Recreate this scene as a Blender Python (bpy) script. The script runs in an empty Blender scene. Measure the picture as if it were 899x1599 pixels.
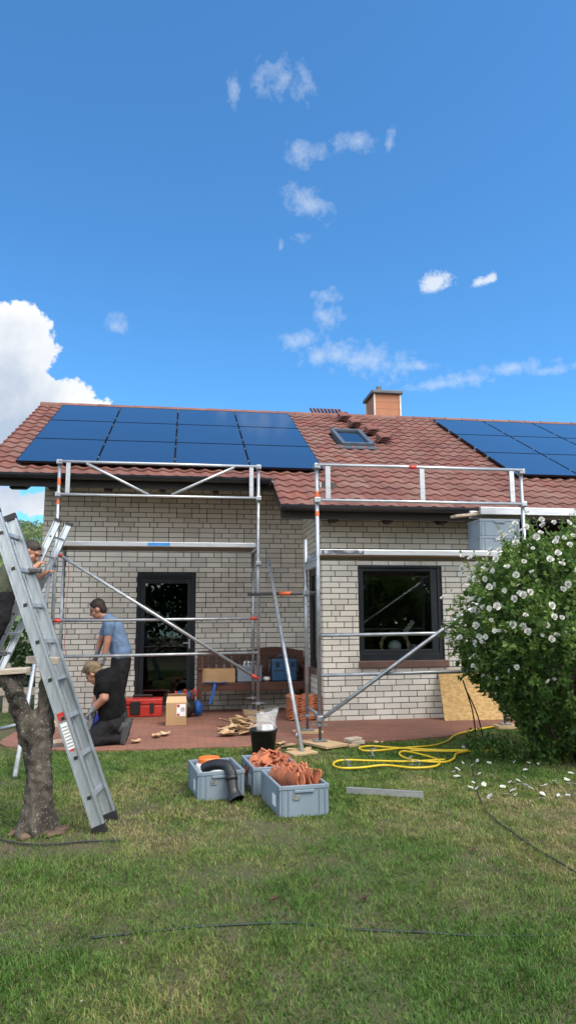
import bpy, bmesh, math, random
import numpy as np
from mathutils import Vector, Matrix, Quaternion

R = math.radians
rnd = random.Random(7)
scene = bpy.context.scene
col = scene.collection

# ------------------------------------------------------------------ camera (solved from brick courses and verticals)
F_PX, PITCH, ROLL, YAW, CAM_H, CAM_D = 1083.208, .157714, .006274, .150081, 1.41606, 11.71972
PW, PH = 899, 1599
_f = np.array([math.sin(YAW)*math.cos(PITCH), math.cos(YAW)*math.cos(PITCH), math.sin(PITCH)])
_r = np.array([math.cos(YAW), -math.sin(YAW), 0.])
_u = np.cross(_r, _f)
_R = _r*math.cos(ROLL) - _u*math.sin(ROLL)
_U = _u*math.cos(ROLL) + _r*math.sin(ROLL)
CAM = np.array([0, -CAM_D, CAM_H])

def ray(x, y):
    return _f + _R*(x-PW/2)/F_PX - _U*(y-PH/2)/F_PX

def P(x, y, ax, val):
    """The point of a world plane (axis ax = val) seen at pixel x, y of the survey photograph."""
    d = ray(x, y)
    return Vector(CAM + d*((val-CAM[ax])/d[ax]))

cd = bpy.data.cameras.new('camera')
cam = bpy.data.objects.new('camera', cd); col.objects.link(cam)
m = Matrix.Identity(4)
for i in range(3):
    m[i][0], m[i][1], m[i][2], m[i][3] = _R[i], _U[i], -_f[i], CAM[i]
cam.matrix_world = m
cd.sensor_fit = 'VERTICAL'; cd.sensor_height = 24; cd.lens = 24*F_PX/PH
cd.clip_end = 5000; cd.clip_start = .05
scene.camera = cam

# ------------------------------------------------------------------ materials
MATS = {}
def mat(name, c1, c2=None, rough=.6, metal=0., scale=6., bump=0., bscale=None, tint=None, spec=.5, detail=4., lo=.35, hi=.65, stretch=None, coat=0., rvar=0.):
    """Procedural surface: two colours mixed by noise, a per-face tint towards the colour TINT, bump."""
    if name in MATS: return MATS[name]
    M = bpy.data.materials.new(name); M.use_nodes = True
    nt = M.node_tree; N = nt.nodes; L = nt.links
    b = N['Principled BSDF']
    b.inputs['Roughness'].default_value = rough; b.inputs['Metallic'].default_value = metal
    b.inputs['Specular IOR Level'].default_value = spec; b.inputs['Coat Weight'].default_value = coat
    tc = N.new('ShaderNodeTexCoord'); src = tc.outputs['Object']
    if stretch:
        mp = N.new('ShaderNodeMapping'); mp.inputs['Scale'].default_value = stretch
        L.new(src, mp.inputs['Vector']); src = mp.outputs['Vector']
    no = N.new('ShaderNodeTexNoise'); no.inputs['Scale'].default_value = scale; no.inputs['Detail'].default_value = detail
    L.new(src, no.inputs['Vector'])
    rg = N.new('ShaderNodeMapRange'); rg.inputs['From Min'].default_value = lo; rg.inputs['From Max'].default_value = hi
    L.new(no.outputs['Fac'], rg.inputs['Value'])
    mx = N.new('ShaderNodeMix'); mx.data_type = 'RGBA'
    mx.inputs['A'].default_value = (*c1, 1); mx.inputs['B'].default_value = (*(c2 or [v*.75 for v in c1]), 1)
    L.new(rg.outputs['Result'], mx.inputs['Factor'])
    out = mx.outputs['Result']
    if tint:
        at = N.new('ShaderNodeAttribute'); at.attribute_name = 'tint'
        m2 = N.new('ShaderNodeMix'); m2.data_type = 'RGBA'
        L.new(at.outputs['Fac'], m2.inputs['Factor']); L.new(out, m2.inputs['A']); m2.inputs['B'].default_value = (*tint, 1)
        out = m2.outputs['Result']
    L.new(out, b.inputs['Base Color'])
    if rvar:
        r2 = N.new('ShaderNodeMapRange'); r2.inputs['To Min'].default_value = rough-rvar; r2.inputs['To Max'].default_value = rough+rvar
        L.new(no.outputs['Fac'], r2.inputs['Value']); L.new(r2.outputs['Result'], b.inputs['Roughness'])
    if bump:
        n2 = N.new('ShaderNodeTexNoise'); n2.inputs['Scale'].default_value = bscale or scale*4; n2.inputs['Detail'].default_value = 5
        L.new(src, n2.inputs['Vector'])
        bp = N.new('ShaderNodeBump'); bp.inputs['Strength'].default_value = bump; bp.inputs['Distance'].default_value = .02
        L.new(n2.outputs['Fac'], bp.inputs['Height']); L.new(bp.outputs['Normal'], b.inputs['Normal'])
    MATS[name] = M
    return M

def leafmat(name, c1, tint, transl=.35, rough=.5, spec=.4):
    M = mat(name, c1, [v*.7 for v in c1], rough=rough, scale=3, tint=tint, spec=spec)
    nt = M.node_tree; N = nt.nodes; L = nt.links
    b = N['Principled BSDF']; o = N['Material Output']
    tr = N.new('ShaderNodeBsdfTranslucent'); ms = N.new('ShaderNodeMixShader'); ms.inputs[0].default_value = transl
    L.new(b.inputs['Base Color'].links[0].from_socket, tr.inputs['Color'])
    L.new(b.outputs[0], ms.inputs[1]); L.new(tr.outputs[0], ms.inputs[2]); L.new(ms.outputs[0], o.inputs['Surface'])
    return M

def glassmat(name, tintc, refl=1.0):
    M = bpy.data.materials.new(name); M.use_nodes = True
    nt = M.node_tree; N = nt.nodes; L = nt.links; N.remove(N['Principled BSDF'])
    o = N['Material Output']
    tr = N.new('ShaderNodeBsdfTransparent'); tr.inputs['Color'].default_value = (*tintc, 1)
    gl = N.new('ShaderNodeBsdfGlossy'); gl.inputs['Roughness'].default_value = .015; gl.inputs['Color'].default_value = (refl,)*3+(1,)
    fr = N.new('ShaderNodeFresnel'); fr.inputs['IOR'].default_value = 1.58
    ms = N.new('ShaderNodeMixShader')
    L.new(fr.outputs[0], ms.inputs[0]); L.new(tr.outputs[0], ms.inputs[1]); L.new(gl.outputs[0], ms.inputs[2]); L.new(ms.outputs[0], o.inputs['Surface'])
    return M

BRICK = mat('brick', (.73,.70,.635), (.62,.595,.535), rough=.85, scale=1.5, detail=9, bump=.25, bscale=60, tint=(.47,.445,.395))
MORTAR = mat('mortar', (.075,.072,.068), (.045,.043,.041), detail=6, rough=.95, scale=20, bump=.3)
ANTH = mat('anthracite', (.016,.020,.027), (.012,.015,.02), rough=.4, scale=8)
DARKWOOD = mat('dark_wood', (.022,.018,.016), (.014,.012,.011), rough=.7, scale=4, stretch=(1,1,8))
TILE = mat('roof_clay', (.190,.074,.056), (.120,.052,.043), rough=.72, scale=2.2, bump=.25, bscale=35, tint=(.20,.115,.092), spec=.3)
ORANGE = mat('fresh_clay', (.46,.15,.065), (.34,.105,.05), rough=.8, scale=9, bump=.25, bscale=50, tint=(.26,.085,.05))
GALV = mat('galvanised', (.40,.43,.46), (.27,.295,.32), rough=.45, metal=.6, scale=9, rvar=.1, bump=.04, bscale=80)
ALU = mat('aluminium', (.56,.58,.60), (.44,.46,.485), rough=.36, metal=.6, scale=5, stretch=(1,8,8), rvar=.08)
STEEL_DK = mat('dark_steel', (.14,.145,.15), (.10,.09,.085), rough=.5, metal=.5, scale=12)
REDP = mat('red_paint', (.55,.045,.03), (.46,.03,.025), rough=.4, scale=8)
ORANGEP = mat('orange_paint', (.62,.13,.04), (.5,.1,.03), rough=.5, scale=12)
BLACKP = mat('black_plastic', (.015,.015,.017), (.022,.022,.024), rough=.45, scale=10)
GREYP = mat('grey_plastic', (.205,.265,.325), (.175,.228,.28), rough=.48, scale=3, rvar=.08, bump=.03, bscale=200)
WHITEP = mat('white_plastic', (.75,.75,.73), (.66,.66,.64), rough=.5, scale=7)
BLUEP = mat('blue_plastic', (.02,.085,.18), (.015,.065,.14), rough=.45, scale=6)
BLUEST = mat('blue_strap', (.015,.10,.42), (.01,.08,.33), rough=.7, scale=20)
CARD = mat('cardboard', (.42,.27,.14), (.36,.225,.115), rough=.9, scale=4, bump=.08, bscale=60, tint=(.50,.36,.22))
PAPER = mat('paper_label', (.78,.78,.78), (.70,.70,.71), rough=.8, scale=14)
BENCHW = mat('bench_wood', (.095,.038,.025), (.06,.024,.016), rough=.5, scale=5, stretch=(.6,6,6), bump=.1)
WOODG = mat('weathered_wood', (.47,.41,.33), (.34,.29,.225), rough=.85, scale=6, stretch=(1,7,7), bump=.25, bscale=22)
LADM = mat('ladder_metal', (.47,.525,.57), (.35,.395,.435), rough=.34, metal=.55, scale=3, stretch=(12,12,1.2), rvar=.1)
PLY = mat('plywood', (.47,.34,.20), (.38,.265,.15), rough=.8, scale=5, stretch=(1,6,6), bump=.08)
YELLOW = mat('yellow_rubber', (.66,.47,.02), (.56,.38,.02), rough=.45, scale=14)
CABLE = mat('black_rubber', (.018,.018,.02), (.03,.03,.03), rough=.6, scale=14)
GREENCABLE = mat('dark_green_rubber', (.02,.035,.03), (.015,.022,.022), rough=.6, scale=14)
SKIN = mat('skin', (.42,.205,.135), (.36,.17,.11), rough=.55, scale=12)
GLOVE = mat('work_glove', (.26,.26,.27), (.17,.17,.18), rough=.85, scale=25)
SILL = mat('sill_tile', (.15,.085,.065), (.11,.065,.05), rough=.5, scale=8)
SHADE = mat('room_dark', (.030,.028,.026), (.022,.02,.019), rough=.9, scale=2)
PANELGL = mat('cell_glass', (.006,.016,.05), (.005,.013,.04), rough=.12, scale=1.2, spec=.9, coat=1.0)
PANELGL.node_tree.nodes['Principled BSDF'].inputs['Coat Roughness'].default_value = .06
PANELGL.node_tree.nodes['Principled BSDF'].inputs['Coat IOR'].default_value = 1.6
WINGL = glassmat('window_glass', (.82,.86,.86), .92)
SKYGL = glassmat('skylight_glass', (.35,.4,.42), 1.0)
for n_ in SKYGL.node_tree.nodes:
    if n_.type == 'FRESNEL': n_.inputs['IOR'].default_value = 6.

def osb():
    M = mat('osb', (.50,.33,.13), (.36,.22,.08), rough=.75, scale=18, stretch=(1,1,2.2), bump=.15, bscale=60, lo=.4, hi=.6)
    return M
OSB = osb()

# ------------------------------------------------------------------ mesh builder
def basis_from(d, up=(0,0,1)):
    d = Vector(d).normalized(); up = Vector(up)
    if abs(d.dot(up)) > .98: up = Vector((0,1,0))
    s = d.cross(up).normalized(); u = s.cross(d).normalized()
    return d, s, u

def root_loc(o):
    l = Vector((0,0,0))
    while o is not None:
        l = l + o.location; o = o.parent
    return l

class MB:
    def __init__(s): s.v, s.f, s.t = [], [], []
    def add(s, vs, fs, t=0.):
        b = len(s.v); s.v.extend(tuple(v) for v in vs)
        for f in fs: s.f.append(tuple(b+i for i in f)); s.t.append(t)
        return s
    def box(s, lo, hi, t=0., M=None):
        (a,b,c),(d,e,f) = lo, hi
        vs = [Vector(p) for p in ((a,b,c),(d,b,c),(d,e,c),(a,e,c),(a,b,f),(d,b,f),(d,e,f),(a,e,f))]
        if M is not None: vs = [M @ v for v in vs]
        return s.add(vs, [(3,2,1,0),(4,5,6,7),(0,1,5,4),(1,2,6,5),(2,3,7,6),(3,0,4,7)], t)
    def bar(s, p, q, w, h, up=(0,0,1), t=0.):
        """Box from p to q, w across and h along up."""
        p, q = Vector(p), Vector(q); d, sd, u = basis_from(q-p, up)
        vs = []
        for c in (p, q):
            for a, b in ((-1,-1),(1,-1),(1,1),(-1,1)): vs.append(c+sd*a*w/2+u*b*h/2)
        return s.add(vs, [(0,1,2,3),(7,6,5,4),(0,4,5,1),(1,5,6,2),(2,6,7,3),(3,7,4,0)], t)
    def tube(s, pts, r, n=10, t=0., closed_ends=True):
        pts = [Vector(p) for p in pts]; rs = r if hasattr(r, '__len__') else [r]*len(pts)
        vs, fs = [], []; pu = None
        for i, p in enumerate(pts):
            d = (pts[min(i+1, len(pts)-1)]-pts[max(i-1, 0)])
            if d.length < 1e-9: d = Vector((0,0,1))
            d.normalize()
            if pu is None: _, sd, u = basis_from(d)
            else:
                u = (pu-d*pu.dot(d))
                if u.length < 1e-6: _, sd, u = basis_from(d)
                u.normalize(); sd = d.cross(u).normalized()
            pu = u
            for k in range(n):
                a = 2*math.pi*k/n; vs.append(p+(sd*math.cos(a)+u*math.sin(a))*rs[i])
        for i in range(len(pts)-1):
            for k in range(n):
                k2 = (k+1) % n; fs.append((i*n+k, i*n+k2, (i+1)*n+k2, (i+1)*n+k))
        if closed_ends:
            fs.append(tuple(reversed(range(n)))); fs.append(tuple((len(pts)-1)*n+k for k in range(n)))
        return s.add(vs, fs, t)
    def capsule(s, p, q, r1, r2=None, n=12):
        p, q = Vector(p), Vector(q); r2 = r1 if r2 is None else r2
        d = (q-p); L = d.length; d = d.normalized() if L > 1e-9 else Vector((0,0,1))
        pts, rs = [], []
        for a in (-80,-55,-30,0): pts.append(p+d*r1*math.sin(R(a))); rs.append(r1*math.cos(R(a)))
        for a in (0,30,55,80): pts.append(q+d*r2*math.sin(R(a))); rs.append(r2*math.cos(R(a)))
        return s.tube(pts, rs, n)
    def ell(s, c, r, M=None, nu=16, nv=10, t=0.):
        vs, fs = [], []; c = Vector(c)
        for j in range(nv+1):
            a = math.pi*j/nv
            for i in range(nu):
                b = 2*math.pi*i/nu
                v = Vector((r[0]*math.sin(a)*math.cos(b), r[1]*math.sin(a)*math.sin(b), r[2]*math.cos(a)))
                vs.append(c+(M @ v if M is not None else v))
        for j in range(nv):
            for i in range(nu):
                i2 = (i+1) % nu; fs.append((j*nu+i, (j+1)*nu+i, (j+1)*nu+i2, j*nu+i2))
        return s.add(vs, fs, t)
    def lathe(s, c, prof, n=20, t=0.):
        c = Vector(c); vs, fs = [], []
        for r, z in prof:
            for k in range(n):
                a = 2*math.pi*k/n; vs.append(c+Vector((r*math.cos(a), r*math.sin(a), z)))
        for i in range(len(prof)-1):
            for k in range(n):
                k2 = (k+1) % n; fs.append((i*n+k, i*n+k2, (i+1)*n+k2, (i+1)*n+k))
        return s.add(vs, fs, t)
    def prism(s, poly, d, t=0.):
        """Polygon (3-D points) pushed along d."""
        poly = [Vector(p) for p in poly]; d = Vector(d); n = len(poly)
        return s.add(poly+[p+d for p in poly], [tuple(reversed(range(n))), tuple(range(n, 2*n))]+[(i, (i+1) % n, n+(i+1) % n, n+i) for i in range(n)], t)
    def build(s, name, material, parent=None, smooth=False, bevel=0., fix=False):
        off = root_loc(parent) if parent else Vector((0,0,0))
        me = bpy.data.meshes.new(name)
        me.from_pydata([(v[0]-off.x, v[1]-off.y, v[2]-off.z) for v in s.v], [], s.f)
        at = me.attributes.new('tint', 'FLOAT', 'FACE'); at.data.foreach_set('value', np.array(s.t, dtype=np.float32))
        if fix:
            bm = bmesh.new(); bm.from_mesh(me); bmesh.ops.recalc_face_normals(bm, faces=bm.faces); bm.to_mesh(me); bm.free()
        if smooth: me.polygons.foreach_set('use_smooth', [True]*len(me.polygons))
        me.materials.append(material)
        o = bpy.data.objects.new(name, me); col.objects.link(o)
        if parent: o.parent = parent
        if bevel:
            b = o.modifiers.new('bevel', 'BEVEL'); b.width = bevel; b.segments = 2; b.limit_method = 'ANGLE'; b.angle_limit = R(40)
        return o

def tag(o, label, cat, group=None):
    o['label'] = label; o['category'] = cat
    if group: o['group'] = group
    return o
def thing(name, label, cat, loc=(0,0,0), group=None):
    o = bpy.data.objects.new(name, None); col.objects.link(o); o.location = loc; o.empty_display_size = .1
    return tag(o, label, cat, group)
def sub(name, parent):
    o = bpy.data.objects.new(name, None); col.objects.link(o); o.parent = parent; o.empty_display_size = .1
    return o
def structure(o): o['kind'] = 'structure'; return o
def stuff(o): o['kind'] = 'stuff'; return o
def copy_tree(o, parent=None, label=None, loc=None, rot=None):
    c = o.copy(); col.objects.link(c)
    if parent: c.parent = parent
    for ch in list(o.children): copy_tree(ch, c)
    if label: c['label'] = label
    if loc is not None: c.location = loc
    if rot is not None: c.rotation_euler = rot
    return c
def tube_part(name, p, q, r, material, parent, n=12):
    return MB().tube([p, q], r, n).build(name, material, parent, smooth=False if n < 8 else True)

def smooth_path(pts, n=8, closed=False):
    out = []; k = len(pts)
    for i in range(k-1):
        p0, p1, p2, p3 = (Vector(pts[max(i-1,0)]), Vector(pts[i]), Vector(pts[i+1]), Vector(pts[min(i+2,k-1)]))
        for j in range(n):
            t = j/n
            out.append(.5*((2*p1)+(p2-p0)*t+(2*p0-5*p1+4*p2-p3)*t*t+(3*p1-p0-3*p2+p3)*t**3))
    out.append(Vector(pts[-1]))
    return out

# ------------------------------------------------------------------ ground
def sheet(name, poly, z, material):
    return structure(MB().add([(x,y,z) for x,y in poly], [tuple(range(len(poly)))]).build(name, material))

SOIL = mat('lawn_ground', (.052,.062,.020), (.085,.066,.036), rough=.95, scale=2.2, bump=.5, bscale=30, detail=8)
sheet('lawn', [(-700,-60),(700,-60),(700,900),(-700,900)], 0, SOIL)

def paving():
    M = bpy.data.materials.new('clay_paving'); M.use_nodes = True
    nt = M.node_tree; N = nt.nodes; L = nt.links; b = N['Principled BSDF']; b.inputs['Roughness'].default_value = .85
    tc = N.new('ShaderNodeTexCoord'); br = N.new('ShaderNodeTexBrick'); br.offset = .5
    for k, v in (('Color1',(.27,.112,.075,1)),('Color2',(.205,.085,.06,1)),('Mortar',(.085,.06,.045,1)),('Scale',1.),('Mortar Size',.005),('Mortar Smooth',.3),('Brick Width',.2),('Row Height',.1),('Bias',0.)):
        br.inputs[k].default_value = v
    L.new(tc.outputs['Object'], br.inputs['Vector'])
    no = N.new('ShaderNodeTexNoise'); no.inputs['Scale'].default_value = 1.7; no.inputs['Detail'].default_value = 7
    L.new(tc.outputs['Object'], no.inputs['Vector'])
    rg = N.new('ShaderNodeMapRange'); rg.inputs['From Min'].default_value = .35; rg.inputs['From Max'].default_value = .7; rg.inputs['To Min'].default_value = 0; rg.inputs['To Max'].default_value = .55
    L.new(no.outputs['Fac'], rg.inputs['Value'])
    mx = N.new('ShaderNodeMix'); mx.data_type = 'RGBA'; mx.inputs['B'].default_value = (.15,.085,.062,1)
    L.new(rg.outputs[0], mx.inputs['Factor']); L.new(br.outputs['Color'], mx.inputs['A']); L.new(mx.outputs['Result'], b.inputs['Base Color'])
    bp = N.new('ShaderNodeBump'); bp.inputs['Strength'].default_value = .5; bp.inputs['Distance'].default_value = .01; bp.invert = True
    L.new(br.outputs['Fac'], bp.inputs['Height']); L.new(bp.outputs['Normal'], b.inputs['Normal'])
    return M
PATIO = [(-2.05,.5),(-2.15,-2.45),(-2.12,-2.75),(-1.98,-2.98),(-1.62,-3.2),(-1.2,-3.38),(-.7,-3.46),(.2,-3.5),(1.0,-3.47),(1.9,-3.44),(2.6,-3.4),(3.2,-3.25),(3.7,-2.95),(4.1,-2.6),(4.6,-2.35),(9,-2.3),(9,.5)]
MB().prism([(x,y,.0) for x,y in PATIO], (0,0,.022)).build('patio', paving()); structure(bpy.data.objects['patio'])

# ------------------------------------------------------------------ house
house = thing('house', 'single storey pale brick house under a red clay tile roof', 'house', (0,0,0))
BAY = 1.642; BX = 2.03; BX2 = 5.0; WX = -2.27
TAN = math.tan(R(29.)); ZT = 4.28; COSR, SINR = math.cos(R(29.)), math.sin(R(29.))
def roofz(y): return ZT + y*TAN
def ROOF(x, y, h=0.):  # point on tile plane raised by h along the normal
    return Vector((x, y-h*SINR, roofz(y)+h*COSR))
def onroof(px, py, h=0.):
    d = ray(px, py); n = np.array([0,-TAN,1.]); z0 = ZT+h/COSR
    k = (z0-n@CAM)/(n@d); return Vector(CAM+d*k)

def brick_wall(o, u, nrm, L, H, openings, name, seed, zstart=0.):
    """Loose bond of single bricks standing 7 mm proud of a mortar backing. o: lower left corner, u: along the wall, nrm: outwards."""
    g = random.Random(seed); o, u, nrm = Vector(o), Vector(u), Vector(nrm); mb = MB(); c = 1/12.; j = .006
    k = 0
    while k*c < H:
        z0, z1 = k*c, min((k+1)*c, H)
        x = -(.0 if k % 2 else .126) - g.choice((0,0,.0,.063))
        while x < L:
            w = .2525 if g.random() > .13 else .1265
            a, b = max(x, 0), min(x+w, L); x += w
            segs = [(a, b)]
            for (ox0, ox1, oz0, oz1) in openings:
                if z1-.02 <= oz0 or z0+.02 >= oz1: continue
                ns = []
                for (p, q) in segs:
                    if q <= ox0 or p >= ox1: ns.append((p, q)); continue
                    if p < ox0-.02: ns.append((p, ox0))
                    if q > ox1+.02: ns.append((ox1, q))
                segs = ns
            for (p, q) in segs:
                if q-p < .03: continue
                t = g.random()**2*.75
                pr = .007+g.uniform(-.0015,.0015)
                e0, e1 = p+(j if p > 0 else 0), q-(j if q < L else 0)
                vs = []
                for (xx, zz) in ((e0, z0+j), (e1, z0+j), (e1, z1-j), (e0, z1-j)):
                    vs.append(o+u*xx+Vector((0,0,zz))+nrm*pr)
                for (xx, zz) in ((e0, z0+j), (e1, z0+j), (e1, z1-j), (e0, z1-j)):
                    vs.append(o+u*xx+Vector((0,0,zz))-nrm*.01)
                mb.add(vs, [(0,1,2,3),(0,4,5,1),(1,5,6,2),(2,6,7,3),(3,7,4,0)], t)
        k += 1
    w = mb.build(name, BRICK, house, fix=False)
    # mortar backing with the same openings
    bk = MB(); xs = sorted({0, L, *[v for q in openings for v in q[:2]]}); zs = sorted({0, H, *[v for q in openings for v in q[2:]]})
    for i in range(len(xs)-1):
        for k in range(len(zs)-1):
            cx, cz = (xs[i]+xs[i+1])/2, (zs[k]+zs[k+1])/2
            if any(q[0] < cx < q[1] and q[2] < cz < q[3] for q in openings): continue
            p = [o+u*xx+Vector((0,0,zz)) for xx, zz in ((xs[i],zs[k]),(xs[i+1],zs[k]),(xs[i+1],zs[k+1]),(xs[i],zs[k+1]))]
            bk.prism([q-nrm*.003 for q in p], -nrm*.24)
    bk.build('mortar_joint', MORTAR, w)
    return w

DOOR = (-.74-WX, .21-WX, .10, 2.25)
brick_wall((WX,0,0), (1,0,0), (0,-1,0), BX-WX, 4.0, [DOOR], 'wall', 11)
WIN = (2.57-BX, 3.865-BX, .855, 2.27)
brick_wall((BX,-BAY,0), (1,0,0), (0,-1,0), BX2-BX, 3.2, [WIN], 'wall', 12)
SIDE = (.55, 1.28, .72, 2.25)   # measured from the wall corner towards the viewer
brick_wall((BX,0,0), (0,-1,0), (-1,0,0), BAY, 3.5, [SIDE], 'wall', 13)
brick_wall((BX2,-BAY,0), (0,1,0), (1,0,0), BAY, 3.3, [], 'wall', 14)
brick_wall((WX,7.0,0), (0,-1,0), (-1,0,0), 7.0, 4.0, [], 'wall', 15)
gm = MB().prism([(WX-.001,0,4.0),(WX-.001,6.7,4.0),(WX-.001,3.35,roofz(3.35)-.2)], (.2,0,0)); gm.build('gable', DARKWOOD, house)
wb = MB(); wb.box((WX+.3,6.8,0),(14,7.0,4.0)); wb.build('wall', BRICK, house)
# recessed end: deep shade on the wall painted in as dark boards
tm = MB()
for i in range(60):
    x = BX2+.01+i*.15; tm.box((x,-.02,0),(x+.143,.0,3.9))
tm.box((BX2,.0,0),(14,.2,3.9)); tm.build('recess_shade_boards', DARKWOOD, house)
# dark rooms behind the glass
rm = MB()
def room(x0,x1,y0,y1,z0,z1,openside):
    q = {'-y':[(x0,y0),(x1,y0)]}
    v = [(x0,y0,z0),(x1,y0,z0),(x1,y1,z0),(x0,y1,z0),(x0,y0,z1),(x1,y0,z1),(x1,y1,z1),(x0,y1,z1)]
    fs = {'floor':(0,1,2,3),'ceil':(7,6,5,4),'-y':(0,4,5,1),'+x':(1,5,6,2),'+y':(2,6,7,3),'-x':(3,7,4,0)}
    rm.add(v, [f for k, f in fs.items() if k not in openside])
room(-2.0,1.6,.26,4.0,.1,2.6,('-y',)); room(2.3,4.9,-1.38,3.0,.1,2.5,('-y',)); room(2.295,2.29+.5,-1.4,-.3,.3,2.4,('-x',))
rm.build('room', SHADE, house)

# door
def framed(name, x0, x1, z0, z1, y, widths, depth, pane_back, parent=house):
    """Anthracite frame in the x-z plane; widths: left, right, bottom, top."""
    l, r, b, t = widths; mb = MB()
    mb.box((x0,y,z0),(x0+l,y+depth,z1)); mb.box((x1-r,y,z0),(x1,y+depth,z1))
    mb.box((x0+l,y+.001,z0),(x1-r,y+depth,z0+b)); mb.box((x0+l,y+.001,z1-t),(x1-r,y+depth,z1))
    return mb
d = sub('door', house)
dx0, dx1, dz0, dz1 = DOOR[0]+WX, DOOR[1]+WX, DOOR[2], DOOR[3]
framed('f', dx0, dx1, dz0, dz1, .02, (.05,.05,.04,.1), .08, 0).build('frame', ANTH, d, bevel=.004)
framed('s', dx0+.053, dx1-.053, dz0+.043, dz1-.103, .032, (.075,.075,.09,.08), .06, 0).build('sash', ANTH, d, bevel=.004)
MB().box((dx0+.128,.06,dz0+.133),(dx1-.128,.075,dz1-.183)).build('pane', WINGL, d)
MB().box((dx0+.132,.066,1.16),(dx1-.132,.069,1.185)).build('glazing_bar', ANTH, d)
hb = MB(); hb.box((dx1-.105,.005,1.0),(dx1-.075,.03,1.16)); hb.bar((dx1-.09,.0,1.09),(dx1-.2,.0,1.09),.018,.018); hb.build('handle', GALV, d)
MB().box((dx0-.02,-.09,.022),(dx1+.02,.1,.1)).build('step', SILL, d, bevel=.008)
MB().box((dx0+.01,-.004,dz1-.055),(dx1-.01,.018,dz1-.01)).build('shutter_box', ANTH, d)
# big window
w = sub('window', house)
wx0, wx1, wz0, wz1 = WIN[0]+BX, WIN[1]+BX, WIN[2], WIN[3]
framed('f', wx0, wx1, wz0, wz1, -BAY+.025, (.045,.06,.10,.05), .08, 0).build('frame', ANTH, w, bevel=.004)
framed('s', wx0+.048, wx1-.063, wz0+.103, wz1-.053, -BAY+.04, (.035,.10,.05,.05), .06, 0).build('sash', ANTH, w, bevel=.004)
MB().box((wx0+.083,-BAY+.07,wz0+.153),(wx1-.163,-BAY+.085,wz1-.103)).build('pane', WINGL, w)
MB().box((wx0-.02,-BAY-.06,wz0-.105),(wx1+.05,-BAY+.10,wz0-.003)).build('sill', SILL, w, bevel=.01)
MB().box((wx0+.005,-BAY-.002,wz1-.05),(wx1-.005,-BAY+.022,wz1-.005)).build('shutter_box', ANTH, w)
# narrow window in the side of the bay
w = sub('window', house)
sy0, sy1 = -SIDE[1], -SIDE[0]; sz0, sz1 = SIDE[2], SIDE[3]
mb = MB(); X = BX+.02
mb.box((X,sy0,sz0),(X+.08,sy0+.09,sz1)); mb.box((X,sy1-.09,sz0),(X+.08,sy1,sz1)); mb.box((X+.001,sy0+.09,sz0),(X+.08,sy1-.09,sz0+.1)); mb.box((X+.001,sy0+.09,sz1-.1),(X+.08,sy1-.09,sz1)); mb.build('frame', ANTH, w, bevel=.004)
MB().box((X+.03,sy0+.092,sz0+.102),(X+.045,sy1-.092,sz1-.102)).build('pane', WINGL, w)
MB().box((BX-.05,sy0-.02,sz0-.09),(BX+.1,sy1+.02,sz0-.003)).build('sill', SILL, w, bevel=.01)

# --- roof
EAVE, EAVE2, RIDGE, XV, XE, XEND = -1.24, -2.28, 3.12, -3.03, 1.33, 13.5
TW, TR = .215, .29
def tile_profile(u):
    u = u % 1.
    return .028*(.5+.5*math.cos(2*math.pi*(u-.35)))**1.3
def tile_field(mb, x0, x1, s0, s1, g, skip=lambda x, s: False):
    """Interlocking pantiles over x0..x1; s measured up the slope from y = 0."""
    per = 8
    nrow = max(1, round((s1-s0)/TR)); rowh = (s1-s0)/nrow
    ncol = max(1, round((x1-x0)/TW)); cw = (x1-x0)/ncol
    for r in range(nrow):
        sa, sb = s0+r*rowh, s0+(r+1)*rowh
        for c in range(ncol):
            xa = x0+c*cw
            if skip(xa+cw/2, (sa+sb)/2): continue
            t = max(0, min(1, .28+g.gauss(0,.27)))
            dy = g.uniform(-.006,.006); dh = g.uniform(-.002,.004)
            vs = []
            for (s, h) in ((sa-.03+dy, -.004), (sa-.03+dy, .028+dh), ((sa+sb)/2, .015+dh), (sb, .002)):
                for i in range(per+1):
                    hh = h+tile_profile(i/per)*(1 if h > -.001 else .98)
                    v = ROOF(xa+cw*i/per, s*COSR, hh)
                    vs.append(v)
            fs = []
            n = per+1
            for a in range(3):
                for i in range(per): fs.append((a*n+i, a*n+i+1, (a+1)*n+i+1, (a+1)*n+i))
            mb.add(vs, fs, t)
g = random.Random(3)
rf = MB()
RWX0, RWX1, RWS0, RWS1 = 2.93, 3.52, .70/COSR, 1.66/COSR
def skipwin(x, s): return RWX0-.02 < x < RWX1+.02 and RWS0 < s < RWS1
def skiptile(x, s): return False
tile_field(rf, XV, XE, EAVE/COSR, RIDGE/COSR, g)
tile_field(rf, XE, XEND, EAVE2/COSR, RIDGE/COSR, g, skipwin)
roof = rf.build('roof', TILE, house, smooth=True)
mm = roof.modifiers.new('split', 'EDGE_SPLIT'); mm.split_angle = R(38)
# slab, soffits, back slope
sl = MB()
def slab(x0,x1,y0,y1,t0=-.02,t1=-.15):
    a = [ROOF(x0,y0,t0),ROOF(x1,y0,t0),ROOF(x1,y1,t0),ROOF(x0,y1,t0)]; n = Vector((0,-SINR,COSR))
    sl.prism([p for p in a], n*(t1-t0))
slab(XV+.03, XE+.02, EAVE+.02, RIDGE); slab(XE+.021, XEND, EAVE2+.02, RIDGE)
sl.build('roof_deck', DARKWOOD, roof)
bk = MB().prism([(XV,RIDGE,roofz(RIDGE)-.001),(XEND,RIDGE,roofz(RIDGE)-.001),(XEND,RIDGE*2+1.2,roofz(-1.2)),(XV,RIDGE*2+1.2,roofz(-1.2))], (0,0,-.12)); bk.build('back_slope', TILE, roof)
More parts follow.
